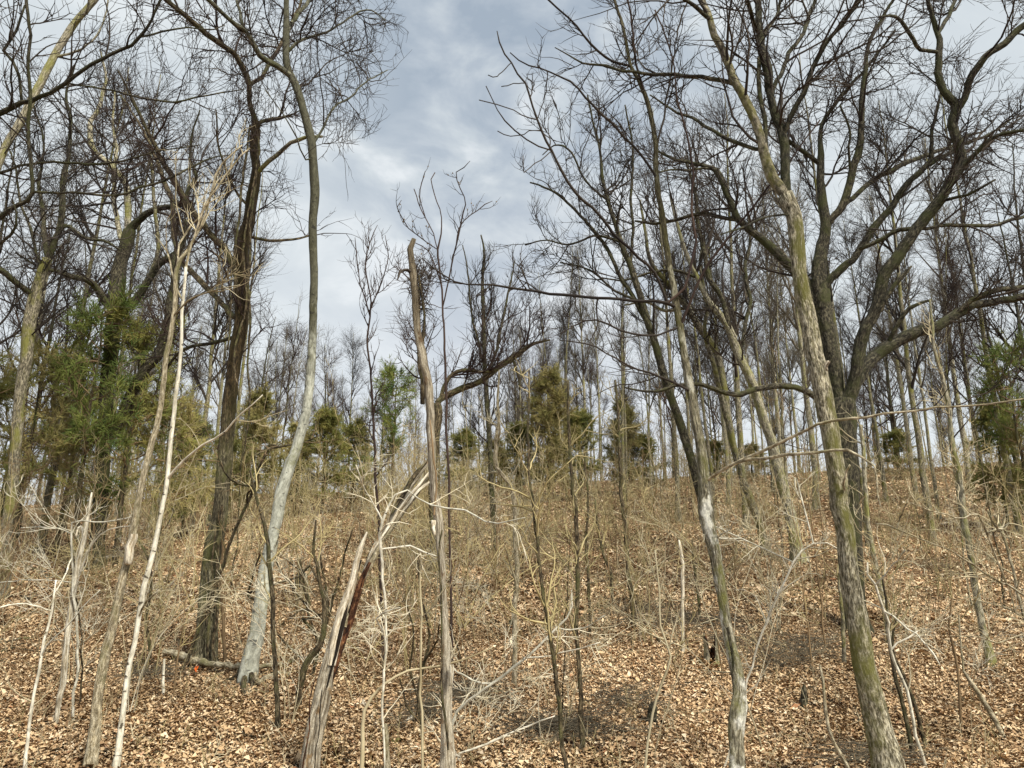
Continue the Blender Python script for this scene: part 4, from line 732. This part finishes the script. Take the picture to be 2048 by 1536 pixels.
for k, (nm, lab, cat, mt, dd, segs) in enumerate(ARCH):
    tree(nm, lab, cat, [('stem' if j == 0 else 'limb', s, dd, dd - .25 * (j + 1) % .9, dict(ground=(j == 0 and nm != 'fallen_branch'), ext=False, t0=.1, wob=.010)) for j, s in enumerate(segs)],
         dict(n1=4.0, l1=(.15, .6), l2=(.06, .25), n2=2.5, n3=0, rmin=.0021, z0=.15, up=.03, keep=False), mt, 'twigw' if mt == 'white' else ('twigp' if mt == 'tan' else 'twigb'), tseed=90 + k)
# ---------------------------------------------------------------- fallen logs, stumps, tape
def lying(name, label, cat, s, mt, twigs=True, lift=.0, seed=0, group=None):
    a = parse(s); P = np.array([hit(x, y) for x, y, _ in a]); D = (P - CAM) @ cF; W = a[:, 2] / F * D / 2
    P[:, 2] += W * .6 + lift; Q, Wq = resample(P, W, max(12, int(len(P) * 7)), .012, np.random.default_rng(seed))
    Wq = Wq * (1 + .12 * np.sin(np.arange(len(Wq)) * 1.7)); loc = Q[0].copy()
    Q2, W2 = cap(Q, Wq); mb = MB().tubes(Q2, W2, 9, .15, seed)
    o = mb.build(name, M[mt], None, loc); o.location = loc; tag(o, label, cat, group); return o
lying('fallen_log', 'thick pale log lying behind the orange tape, against the silver-grey trunk', 'log', '325,1318,8 345,1324,12 369,1333,16 400,1343,13 461,1350,11 513,1351,10 564,1345,8', 'tan', seed=1, lift=.10)
lying('fallen_log', 'thinner pale branch below the thick log, right of the orange tape', 'log', '376,1350,5 410,1358,6 440,1367,6 463,1369,6', 'tan', seed=2)
lying('fallen_log', 'grey branch left of the thick pale log', 'log', '232,1340,4 270,1332,6 310,1332,6 340,1336,5', 'tan', seed=3)
lying('fallen_log', 'dull log on the leaves at the left edge', 'log', '-20,1288,8 20,1284,9 75,1276,5', 'grey', seed=4)
lying('fallen_log', 'second log angled below the one at the left edge', 'log', '-10,1312,7 20,1300,7 48,1288,4', 'brown', seed=5)
lying('fallen_log', 'dark log lying right of the flared brown stem', 'log', '1280,1256,8 1300,1272,8 1325,1290,7', 'brown', seed=6)
lying('fallen_log', 'short dark log left of the flared brown stem', 'log', '1188,1242,5 1215,1250,6 1250,1256,5', 'brown', seed=7)
lying('fallen_log', 'dark horizontal log far up the slope in the middle', 'log', '1165,1102,4 1200,1100,6 1240,1098,4', 'brown', seed=8)
lying('fallen_log', 'log lying just behind the foot of the flaking tree', 'log', '1480,1465,5 1505,1478,9 1524,1490,8', 'brown', seed=9)
lying('fallen_log', 'pale branch on the leaves left of the flaking tree foot', 'log', '1345,1436,5 1400,1430,6 1460,1418,5', 'tan', seed=10)
lying('fallen_log', 'dark rotting log at bottom centre-right beside the pale-footed stem', 'log', '1040,1455,8 1100,1480,11 1150,1495,12 1195,1500,14 1235,1515,10', 'rot', seed=11)
lying('fallen_log', 'thin dark branch along the bottom edge, right of the dead pole', 'log', '965,1495,4 1010,1510,5 1060,1524,6 1150,1522,5 1200,1518,4', 'brown', seed=12)
lying('fallen_log', 'mossy short log at the bottom left of the dead pole', 'log', '755,1488,9 780,1486,10 800,1484,8', 'moss', seed=13)
lg = [('1575,1190,5 1600,1200,6 1630,1215,5'), ('1570,1212,4 1610,1222,5 1650,1220,3'), ('1780,1170,3 1830,1178,6 1865,1180,4'), ('1848,1193,4 1886,1195,5'), ('1790,1206,5 1815,1206,6'), ('1930,1206,4 1980,1212,6 2020,1214,4'), ('1460,1236,3 1530,1244,5 1600,1250,3'), ('1990,1390,4 2048,1398,5'), ('1885,1250,3 1900,1243,6 1915,1238,4'), ('820,1380,3 850,1396,5 900,1400,4'), ('1810,1262,4 1850,1262,6 1880,1260,4'), ('40,1120,4 70,1142,6 120,1150,4'), ('1560,1075,3 1600,1082,5 1630,1080,3'), ('1890,1065,3 1930,1090,5 1950,1100,4')]
lglab = ['dark log slanting left of the pale scaly trunk, upper of two', 'dark log left of the pale scaly trunk, lower of two', 'dark log right of the pale scaly trunk high on the slope', 'short straight pair-like log beneath the high dark log', 'stubby dark log right behind the pale scaly trunk', 'dark log behind the slender light-grey tree', 'long thin branch on the leaves between the flaking and scaly trunks', 'dark log at the right edge low down', 'stub of pale log left of the slender light-grey tree', 'thin log beside the dead pole on the slope', 'dark log halfway down right of the pale scaly trunk', 'log among the leaves near the left edge, up the slope', 'thin log left of the scaly trunk far up the slope', 'dark branch lying far up the right slope']
for k, (s, l) in enumerate(zip(lg, lglab)): lying('fallen_log', l, 'log', s, 'brown' if k % 3 else 'oak', seed=30 + k)
for k, (s_, l) in enumerate([('715,1418,7 728,1412,12 742,1420,6', 'white curled bark piece on the leaves between snag and dead pole'), ('800,1450,5 822,1440,12 838,1425,10 850,1400,5', 'long split slab of pale wood left of the dead pole foot'), ('818,1490,4 824,1502,9 826,1516,5', 'small white bark chip below the pale wood slab'), ('905,1505,5 915,1518,12 925,1530,6', 'white torn bark at the foot of the dead pole'), ('744,1440,4 750,1450,6', 'tiny white chip beside the snapped post'), ('45,1150,4 58,1140,9 66,1132,4', 'pale broken wood chunk far up the slope at far left'), ('700,1496,4 725,1498,5', 'thin white stick beside the foot of the split snag')]):
    lying('bark_piece', l, 'bark piece', s_, 'deadwhite', seed=60 + k)
# hollow stump
p = hit(1424, 1334); d_ = p[1]; st = thing('hollow_stump', 'jagged hollow stump with a black opening left of the flaking tree', 'stump', p)
rs = .105; Kk = 10; a = np.linspace(0, 2 * math.pi, 25)[:-1]; hh = .42 + .16 * np.sin(a * 2 + 2.2) + .06 * np.sin(a * 7); hh[(a > 4.2) & (a < 5.2)] *= .25
for nm, rr_, mt in (('bark_shell', rs, 'grey'), ('inner_wall', rs * .78, 'rot')):
    z = np.linspace(-.1, 1, Kk)[:, None]; V = np.stack([np.cos(a) * rr_ * (1 + .4 * np.exp(-np.maximum(z, 0) * 5)), np.sin(a) * rr_ * (1 + .4 * np.exp(-np.maximum(z, 0) * 5)), z * hh], -1).reshape(-1, 3)
    f = np.array([[k * 24 + j, k * 24 + (j + 1) % 24, (k + 1) * 24 + (j + 1) % 24, (k + 1) * 24 + j] for k in range(Kk - 1) for j in range(24)]); MB().quads(V, f).build(nm, M[mt], st)
for (x, y, wd, h, lab) in ((1609, 1415, 12, 34, 'small mossy snapped stump left of the pale scaly trunk'), (600, 1180, 26, 30, 'dark stump half hidden behind the dark bent stems'), (1303, 1450, 18, 34, 'tiny mossy stump at the bottom right of the stem pair'), (1022, 1258, 9, 16, 'dark stub beside the pale crooked stem')):
    p = hit(x, y); D = (p - CAM) @ cF; rr_ = wd / F * D / 2; hz = h / F * D
    P = p + np.array([[0, 0, -.1], [0, 0, 0], [.01, 0, hz * .5], [.02, 0, hz], [.03, 0, hz * 1.25]]); W = np.array([1.5, 1.3, 1, .85, .3]) * rr_
    Q, Wq = resample(P, W, 14, .01); Q, Wq = cap(Q, Wq); o = MB().tubes(Q - p, Wq, 12, .25, x).build('stump', M['oak']); o.location = p; tag(o, lab, 'stump')
for (x, y, h, lab) in ((391, 1344, 14, 'orange tape strip hanging at the thick pale log'), (1105, 1442, 12, 'tiny orange tape scrap tied left of the dark leaning stem')):
    p = hit(x, y + h / 2); D = (p - CAM) @ cF; s = h / F * D; mb = MB()
    for dx in (-.004, .012):
        k = np.linspace(0, 1, 9); P = p + np.stack([dx + .012 * np.sin(k * 7 + dx * 90), k * 0, s * 1.3 * k], 1)
        V = np.concatenate([P + [-.008, 0, 0], P + [.008, .006, 0]]); f = np.array([[j, j + 1, j + 10, j + 9] for j in range(8)]); mb.quads(V - p, f)
    o = mb.build('marker_tape', M['tape']); o.location = p; tag(o, lab, 'tape')
# ---------------------------------------------------------------- prototypes for the wood
def proto_tree(seed, H, r0, spread, limbs, lean=0., low=.35, style='forest', tm='grey', cm='twig', rmin=.0042):
    r = np.random.default_rng(seed); K = 26; h = np.linspace(0, 1, K)
    P = np.stack([np.cumsum(r.normal(0, .012, K)) * H * .12 + lean * h * h * H, np.cumsum(r.normal(0, .012, K)) * H * .12, h * H - .3], 1); P[:, :2] -= P[0, :2]
    Rt = r0 * .74 * (1 - .86 * h ** .9) * (1 + .5 * np.exp(-h * H / .35))
    root = thing('bare_tree', 'x', 'tree'); MB().tubes(*cap(P, Rt), 10, .08, seed).build('trunk', M[tm], root)
    mb = MB(); ang = (34, 9) if style == 'forest' else (52, 14)
    a1, b1 = spawn(P[None], Rt[None], limbs, (H * spread * .6, H * spread * 1.25), ang, .09 if style == 'forest' else .05, .07, 12, rmin * 1.6, .6, low * .8, .93, .65, r, .02, slim=.017)
    a2, b2 = spawn(a1, b1, 9, (H * spread * .18, H * spread * .55), (38, 12), .06, .10, 7, rmin, .6, .12, .95, .55, r, .02)
    a3, b3 = spawn(a2, b2, 6.5, (.3, 1.3), (38, 13), .06, .14, 5, rmin * .8, .7, .15, 1, .3, r)
    mb.tubes(a1, b1, 6).tubes(a2, b2, 4).tubes(a3, b3, 3); mb.build('crown', M[cm], root)
    return root
PT = [proto_tree(1, 17, .17, .20, 16, .03, .40), proto_tree(2, 19, .20, .18, 18, -.02, .45, tm='ltgrey', cm='twigg'), proto_tree(3, 14, .11, .20, 13, .06, .35, tm='ltgrey', cm='twigg'),
      proto_tree(4, 16, .22, .34, 15, -.05, .25, 'open', 'oak', 'twigr'), proto_tree(5, 12, .09, .20, 12, -.08, .3, tm='grey', cm='twigr'), proto_tree(6, 18, .15, .15, 15, .05, .5, tm='grey', cm='twig'),
      proto_tree(7, 15, .19, .30, 14, .08, .22, 'open', 'oak', 'twig')]
PLOOK = ['straight grey', 'tall pale-trunked', 'slim pale', 'broad dark-limbed', 'thin reddish-twigged', 'narrow high-crowned', 'wide-crowned mossy']
used = [False] * len(PT)
def zone(x, y):
    if y < 34: a = 'standing halfway up the slope'
    elif y < 52: a = 'standing high on the slope below the ridge'
    elif y < 72: a = 'standing along the ridge crest'
    else: a = 'showing behind the ridge crest'
    px = px_of(np.array([x, y, G(x, y) + 3.]))[0]
    return a, ('at far left' if px < 340 else 'left of centre' if px < 800 else 'in the middle' if px < 1250 else 'right of centre' if px < 1700 else 'at far right')
r = np.random.default_rng(77); placed = []
def put_tree(k, x, y, sc, rz=None):
    a, b_ = zone(x, y); lab = f'{PLOOK[k]} bare tree {a}, {b_}'; grp = f'{PLOOK[k]} bare trees {a}, {b_}'
    z = float(G(x, y)); rz = r.uniform(0, 6.28) if rz is None else rz
    if not used[k]:
        used[k] = True; o = PT[k]; o.location = (x, y, z); o.rotation_euler = (0, 0, rz); o.scale = (sc,) * 3; o['label'] = lab; o['group'] = grp
    else: dup(PT[k], (x, y, z), rz, sc, lab, grp)
    placed.append((x, y))
# chosen spots: pixel column, distance, prototype, scale
for (px, y, k, sc) in [(60, 27, 3, .8), (150, 30, 6, .85), (430, 33, 1, .75), (560, 36, 4, .9), (330, 26, 4, .85), (20, 24, 6, .75), (250, 38, 0, .8), (1300, 38, 2, .85), (1130, 40, 2, .62), (1190, 44, 4, .8), (1250, 36, 5, .62),
                       (1380, 42, 0, .9), (1450, 35, 1, .8), (1540, 40, 5, .9), (1570, 30, 2, .9), (1820, 34, 1, .8), (1860, 29, 2, .95), (1960, 32, 0, .75), (2030, 30, 3, .75), (2080, 24, 6, .8), (1900, 26, 4, .9), (1760, 33, 0, .8),
                       (700, 45, 0, .62), (650, 40, 3, .55), (760, 52, 6, .62), (830, 50, 2, .72), (910, 47, 4, .75), (960, 50, 0, .55), (1010, 48, 2, .7), (1060, 52, 3, .62), (600, 44, 2, .8), (110, 23, 0, 1.0), (215, 28, 5, 1.05), (320, 31, 1, .95), (400, 29, 0, .95), (470, 34, 5, 1.0), (-60, 26, 6, 1.0), (30, 33, 1, .95), (1350, 30, 5, 1.0), (1480, 26, 0, 1.0), (1620, 32, 1, 1.0), (1700, 27, 5, 1.05), (1840, 24, 0, .95), (1930, 36, 1, 1.), (2010, 25, 5, 1.), (2100, 30, 6, 1.05), (1245, 33, 5, .8), (1560, 42, 1, 1.), (500, 42, 6, .75), (1420, 32, 5, .8)]:
    v = ray(px, 900); put_tree(k, v[0] / v[1] * y, y, sc)
n = 0; tries = 0
while n < 235 and tries < 6000:
    tries += 1
    y = r.uniform(44, 102); x = r.uniform(-.72, .72) * y
    if min([(x - a) ** 2 + (y - b_) ** 2 for a, b_ in placed[-150:]] + [99]) < 2.2: continue
    k = int(r.choice(7, p=[.2, .2, .16, .08, .14, .14, .08])); sc = r.uniform(.6, 1.0)
    px, py = px_of(np.array([x, y, G(x, y) + 17 * sc]))
    if 680 < px < 1080: sc *= .72
    put_tree(k, x, y, sc); n += 1
# ---------------------------------------------------------------- cedars
def proto_cedar(seed, H, wr, dens, mt, low=.12, airy=False, top=.9):
    r = np.random.default_rng(seed); K = 16; h = np.linspace(0, 1, K)
    P = np.stack([np.cumsum(r.normal(0, .03, K)), np.cumsum(r.normal(0, .03, K)), h * H - .2], 1); P[:, :2] -= P[0, :2]
    Rt = .10 * (1 - .9 * h); root = thing('cedar_tree', 'x', 'tree'); MB().tubes(*cap(P, Rt), 8, .1, seed).build('trunk', M['brown'], root)
    mb = MB(); mn = MB(); nl = int(dens * (26 if airy else 46))
    t = low + (.98 - low) * r.random(nl); az = r.random(nl) * 6.28; base = np.stack([np.interp(t, h, P[:, 0]), np.interp(t, h, P[:, 1]), t * H], 1)
    shape = np.where(t < .35, .75 + t * .7, (1 - t) ** (.7 if not airy else .5) * 1.35) * r.uniform(.5, 1.15, nl)
    L = wr * np.maximum(shape, .1); Kl = 9; pl = np.zeros((nl, Kl, 3)); pl[:, 0] = base
    d = norm(np.stack([np.cos(az), np.sin(az), r.uniform(-.1, .5, nl)], 1))
    for k in range(1, Kl):
        d = norm(d + r.normal(0, .12, (nl, 3)) + [0, 0, .06]); pl[:, k] = pl[:, k - 1] + d * (L / (Kl - 1))[:, None]
    mb.tubes(pl, np.linspace(.02, .006, Kl)[None] * np.ones((nl, 1)), 4)
    a2, b2 = spawn(pl, np.full((nl, Kl), .012), 16 if not airy else 13, (.25, .75 if not airy else 1.0), (50, 15), .03, .2, 5, .004, .6, .2, 1, .3, r); mb.tubes(a2, b2, 3); mb.build('branches', M['twigb'], root)
    a3, b3 = spawn(a2, b2, 20 if not airy else 19, (.10, .24 if not airy else .34), (36, 16), .02, .2, 4, .004, .8, .1, 1, .2, r)
    b3 = np.array([.005, .010, .008, .002])[None] * r.uniform(.7, 1.2, (len(a3), 1)); mn.tubes(a3, b3, 3)
    mn.build('foliage', M[mt], root, smooth=False); return root
PC = [proto_cedar(1, 6.5, 1.9, 1.3, 'needle'), proto_cedar(2, 6.0, 1.6, 1.3, 'needle2'), proto_cedar(3, 6.5, 2.6, 1.1, 'needle2', .24, True), proto_cedar(4, 7, 2.1, .9, 'needle3', .3, True), proto_cedar(5, 6.5, 2.6, 1.1, 'needle', .24, True)]
cu = [False] * 5
CED = [(95, 21, 2, 690, 'airy olive cedar behind the dark forking tree at far left'), (-15, 19, 4, 730, 'green cedar cut by the left edge'), (215, 20, 3, 600, 'tall dark-green cedar wrapped round the mossy forked tree'),
 (290, 21, 4, 640, 'green cedar just right of the mossy forked tree'), (165, 24, 2, 720, 'olive cedar left of the mossy forked tree'), (390, 27, 0, 830, 'small green cedar behind the slim white stem'), (350, 22, 2, 790, 'low airy cedar behind the flaky tan stem'),
 (520, 33, 1, 785, 'rounded yellowish cedar between the vine-hung and silver-grey trees'), (655, 34, 0, 815, 'green cedar right of the silver-grey tree'), (715, 36, 0, 840, 'second green cedar right of the silver-grey tree, nearer the pole'),
 (792, 36, 3, 735, 'tall dark cedar just left of the dead pole'), (600, 36, 1, 850, 'low olive cedar directly behind the silver-grey trunk'), (930, 40, 0, 860, 'small cedar right of the dead pole'),
 (1095, 38, 1, 742, 'tallest olive cedar in the middle of the ridge'), (1040, 40, 0, 845, 'green cedar left of the tallest olive one'), (1160, 40, 0, 820, 'green cedar right of the tallest olive one'), (1245, 41, 1, 805, 'yellowish cedar with a blunt top right of the middle group'),
 (1285, 42, 0, 870, 'low cedar at the right end of the middle group'), (1420, 46, 0, 880, 'dim cedar behind the flaking tree'), (1500, 48, 1, 890, 'low olive cedar behind the twin-limbed tree'), (1790, 44, 0, 860, 'low cedar far behind the spreading oak'),
 (2005, 24, 3, 688, 'dark-green pine-like cedar at the right edge'), (1975, 27, 0, 800, 'green cedar below and left of the dark one at the right edge'), (2060, 25, 2, 830, 'olive cedar cut by the right edge'), (990, 46, 1, 880, 'faint olive cedar between the dead pole and the middle group'), (460, 30, 4, 880, 'low green cedar behind the vine-hung trunk')]
for px, y, k, top, lab in CED:
    v = ray(px, top); x = v[0] / v[1] * y; z = float(G(x, y)); H = at(px, top, y)[2] - z; h0 = (6.5, 6, 6.5, 7, 6.5)[k]; sc = H / h0
    s = (max(sc * .85, .7) if y < 30 else max(sc, .85), sc)
    if not cu[k]:
        cu[k] = True; o = PC[k]; o.location = (x, y, z); o.scale = (s[0], s[0], s[1]); o['label'] = lab; o['group'] = 'cedars among the bare trees'
    else: dup(PC[k], (x, y, z), r.uniform(0, 6.28), s, lab, 'cedars among the bare trees')
for k in range(5):
    assert cu[k]
# ---------------------------------------------------------------- shrubs, saplings and thicket on the slope
def proto_shrub(seed, ns, H, tm, sm, droop=0.05, rad=.010):
    r = np.random.default_rng(seed); K = 10; P = np.zeros((ns, K, 3)); P[:, 0] = np.concatenate([r.normal(0, .10, (ns, 2)), np.full((ns, 1), -.08)], 1)
    d = norm(np.concatenate([r.normal(0, .24, (ns, 2)), np.ones((ns, 1))], 1)); L = H * r.uniform(.6, 1.15, ns)
    for k in range(1, K):
        d = norm(d + r.normal(0, .08, (ns, 3)) + [0, 0, -droop * .6]); P[:, k] = P[:, k - 1] + d * (L / (K - 1))[:, None]
    root = thing('shrub', 'x', 'shrub'); W = np.linspace(1, .35, K)[None] * r.uniform(.7, 1.2, (ns, 1)) * rad
    MB().tubes(P, W, 5).build('stems', M[sm], root)
    a1, b1 = spawn(P, W, 5, (H * .12, H * .40), (38, 14), .05, .12, 7, .0036, .6, .25, 1, .5, r, .03); a2, b2 = spawn(a1, b1, 3.6, (.12, .6), (42, 15), .02, .14, 5, .003, .7, .1, 1, .3, r)
    a3, b3 = spawn(a2, b2, 1.6, (.06, .22), (45, 15), 0, .2, 4, .0028, .7, .1, 1, .3, r)
    MB().tubes(a1, b1, 3).tubes(a2, b2, 3).tubes(a3, b3, 3).build('crown', M[tm], root); return root
def proto_sap(seed, H, tm, sm, rad=.016, n1=11, lean=0., ll=(.08, .26), ang=42, up=.06):
    r = np.random.default_rng(seed); K = 14; h = np.linspace(0, 1, K); P = np.stack([np.cumsum(r.normal(0, .022, K)) * H * .3, np.cumsum(r.normal(0, .022, K)) * H * .3, h * H - .1], 1); P[:, :2] -= P[0, :2]; P[:, 0] += lean * H * h ** 1.6
    W = rad * (1 - .75 * h); root = thing('sapling', 'x', 'sapling'); MB().tubes(P, W, 6).build('stem', M[sm], root)
    a1, b1 = spawn(P[None], W[None], n1, (H * ll[0], H * ll[1]), (ang, 12), up, .10, 9, .0038, .6, .25, 1, .5, r, .02); a2, b2 = spawn(a1, b1, 3.4, (.12, .5), (42, 14), .03, .14, 5, .0035, .7, .1, 1, .3, r)
    MB().tubes(a1, b1, 3).tubes(a2, b2, 3).build('crown', M[tm], root); return root
PS = [proto_shrub(1, 8, 2.6, 'twigp', 'tan'), proto_shrub(2, 6, 3.2, 'twigo', 'twigo', .07), proto_shrub(3, 10, 2.0, 'twigo', 'twigb', .05), proto_shrub(4, 7, 3.6, 'twigo', 'twigo', .06, .013), proto_shrub(5, 5, 2.2, 'twigw', 'tan', .08), proto_shrub(6, 9, 3.0, 'twigb', 'twigb', .06), proto_shrub(7, 3, 3.0, 'twigp', 'twigw', .22, .007), proto_shrub(8, 4, 2.4, 'twigw', 'twigp', .25, .006)]
SL = ['pale-twigged', 'olive arching', 'low olive-brown', 'tall olive', 'bleached sparse', 'brown tangled', 'wiry arching pale', 'fine drooping bleached']
PP = [proto_sap(1, 3.2, 'twigo', 'twigb'), proto_sap(2, 4.5, 'twigo', 'brown', .022), proto_sap(3, 2.2, 'twigp', 'twigb', .011, 8), proto_sap(4, 5.5, 'twigb', 'grey', .03, 14), proto_sap(5, 2.8, 'twigp', 'tan', .012, 9), proto_sap(6, 1.4, 'twigb', 'twigb', .008, 6)]
PP += [proto_sap(7, 3.0, 'twigo', 'twigb', .010, 6, .35, (.2, .6), 55, -.01), proto_sap(8, 2.6, 'twigp', 'twigp', .009, 6, -.4, (.2, .6), 55, .0), proto_sap(9, 2.2, 'twigb', 'brown', .012, 6, .5, (.2, .5), 60, .03)]
PL = ['slim brown', 'taller brown', 'short pale-tipped', 'grey young', 'thin tan', 'knee-high brown', 'leaning brown long-twigged', 'leaning tan long-twigged', 'dark crooked leaning']
us, up_ = [False] * 8, [False] * 9
def put(protos, flags, looks, word, k, x, y, sc):
    a, b_ = zone2(x, y); lab = f'{looks[k]} {word} {a}, {b_}'; grp = f'{looks[k]} {word}s {a}, {b_}'; z = float(G(x, y)); rz = r.uniform(0, 6.28)
    if not flags[k]:
        flags[k] = True; o = protos[k]; o.location = (x, y, z); o.rotation_euler = (0, 0, rz); o.scale = (sc,) * 3; o['label'] = lab; o['group'] = grp
    else: dup(protos[k], (x, y, z), rz, sc, lab, grp)
def zone2(x, y):
    px = px_of(np.array([x, y, G(x, y)]))[0]
    return ('on the near leaves' if y < 14 else 'on the lower slope' if y < 24 else 'halfway up the slope' if y < 38 else 'near the ridge'), ('at far left' if px < 340 else 'left of centre' if px < 800 else 'in the middle' if px < 1250 else 'right of centre' if px < 1700 else 'at far right')
n = 0
while n < 105:     # thicket densest left of centre and in the middle
    y = 11.5 + 34 * r.random() ** 1.2; x = r.uniform(-.70, .70) * y; px = 1024 + x / y * F / math.cos(PITCH)
    dn_ = .9 if 480 < px < 1150 else (.16 if px < 480 else .2)
    if r.random() > dn_: continue
    if y < 14 and r.random() < .55: continue
    k = int(r.choice(6, p=[.24, .20, .16, .16, .14, .10])); put(PS, us, SL, 'shrub', k, x, y, r.uniform(.7, 1.25)); n += 1
for _ in range(15):
    y = r.uniform(8.2, 14.5); x = r.uniform(-.62, .62) * y; put(PS, us, SL, 'shrub', int(r.integers(6, 8)), x, y, r.uniform(.6, 1.15))
for _ in range(90):
    y = r.uniform(8.6, 26); x = r.normal(-.08, .32) * y
    if abs(x) < .68 * y: put(PP, up_, PL, 'sapling', 6 + int(r.choice(3, p=[.45, .35, .2])), x, y, r.uniform(.6, 1.2))
n = 0
while n < 185:
    y = 10 + 44 * r.random() ** .85; x = r.uniform(-.70, .70) * y
    k = int(r.choice(6, p=[.22, .16, .2, .10, .16, .16])); put(PP, up_, PL, 'sapling', k, x, y, r.uniform(.7, 1.2)); n += 1
# fine undergrowth: thousands of thin stems and shoots
r = np.random.default_rng(5)
def stems(n, y0, y1, h0, h1, rad):
    y = y0 + (y1 - y0) * r.random(n); x = r.uniform(-.72, .72, n) * y; K = 6; P = np.zeros((n, K, 3)); P[:, 0] = np.stack([x, y, G(x, y) - .05], 1)
    d = norm(np.concatenate([r.normal(0, .3, (n, 2)), np.ones((n, 1))], 1)); L = r.uniform(h0, h1, n)
    for k in range(1, K):
        d = norm(d + r.normal(0, .10, (n, 3)) + [0, 0, .12]); P[:, k] = P[:, k - 1] + d * (L / (K - 1))[:, None]
    W = np.linspace(1, .5, K)[None] * (rad * r.uniform(.7, 1.3, n))[:, None]; return P, W
for (mt, cnt, lab) in (('twigp', .8, 'pale dead stalks and shoots sprinkled over the leaves'), ('twigb', 1., 'fine brown undergrowth stems covering the slope'), ('twigo', .8, 'olive-brown brush thickening up to the ridge')):
    mb = MB()
    for (n, y0, y1, h0, h1, rad) in ((260, 13, 30, .8, 2.6, .0055), (420, 26, 60, 1.0, 3.6, .0095), (420, 7, 16, .12, .7, .0028), (600, 15, 32, .2, .9, .0036), (700, 30, 60, .3, 1.3, .0055)):
        P, W = stems(int(n * cnt), y0, y1, h0, h1, rad); mb.tubes(P, W, 3); a, b_ = spawn(P, W, 3.2, (h1 * .08, h1 * .32), (45, 15), .02, .25, 5, rad * .8, .8, .2, 1, .4, r); mb.tubes(a, b_, 3)
    tag(mb.build('undergrowth', M[mt]), lab, 'undergrowth', kind='stuff')
# litter of fallen sticks
mb = MB()
for n, y0, y1, rad, l0, l1 in ((420, 6.5, 16, .006, .15, 1.0), (500, 15, 36, .012, .4, 1.8), (420, 34, 60, .02, .8, 3)):
    y = r.uniform(y0, y1, n); x = r.uniform(-.72, .72, n) * y; K = 7; az = r.uniform(0, 6.28, n); L = r.uniform(l0, l1, n); P = np.zeros((n, K, 3))
    px_, py_ = x.copy(), y.copy()
    for k in range(K):
        P[:, k] = np.stack([px_, py_, G(px_, py_) + rad + .03], 1); az = az + r.normal(0, .2, n); px_ = px_ + np.cos(az) * L / K; py_ = py_ + np.sin(az) * L / K
    W = np.linspace(1, .4, K)[None] * (rad * r.uniform(.5, 1.5, n))[:, None]; mb.tubes(P, W * 1.5, 4)
tag(mb.build('fallen_sticks', M['brown']), 'brown sticks and small branches strewn through the leaf litter', 'sticks', kind='stuff')
# brush heaps: tangles of fine dead twigs lying on the leaves
mb = MB()
for (x0, y0, wd, cnt) in ((1370, 1250, 130, 260), (1290, 1230, 70, 160), (1130, 1470, 110, 260), (1600, 1300, 90, 160), (1560, 1330, 60, 90), (1250, 1410, 70, 120), (850, 1440, 50, 90), (1450, 1290, 60, 90), (930, 1400, 60, 140), (1880, 1140, 60, 100), (300, 1350, 60, 90), (1740, 1530, 60, 120)):
    for _ in range(cnt):
        p = hit(x0 + r.normal(0, wd * .5), min(y0 + r.normal(0, 9), 1560)); az = r.uniform(0, 6.28); L = r.uniform(.2, .8); K = 5
        P = p + np.outer(np.linspace(0, L, K), [math.cos(az), math.sin(az), 0]) + r.normal(0, .03, (K, 3)); P[:, 2] = G(P[:, 0], P[:, 1]) + .03 + abs(r.normal(0, .07)) + np.abs(r.normal(0, .02, K)); mb.tubes(P, np.full(K, .0035), 3)
tag(mb.build('brush_piles', M['twigg']), 'grey tangles of dead brushwood lying on the leaves', 'brushwood', kind='stuff')
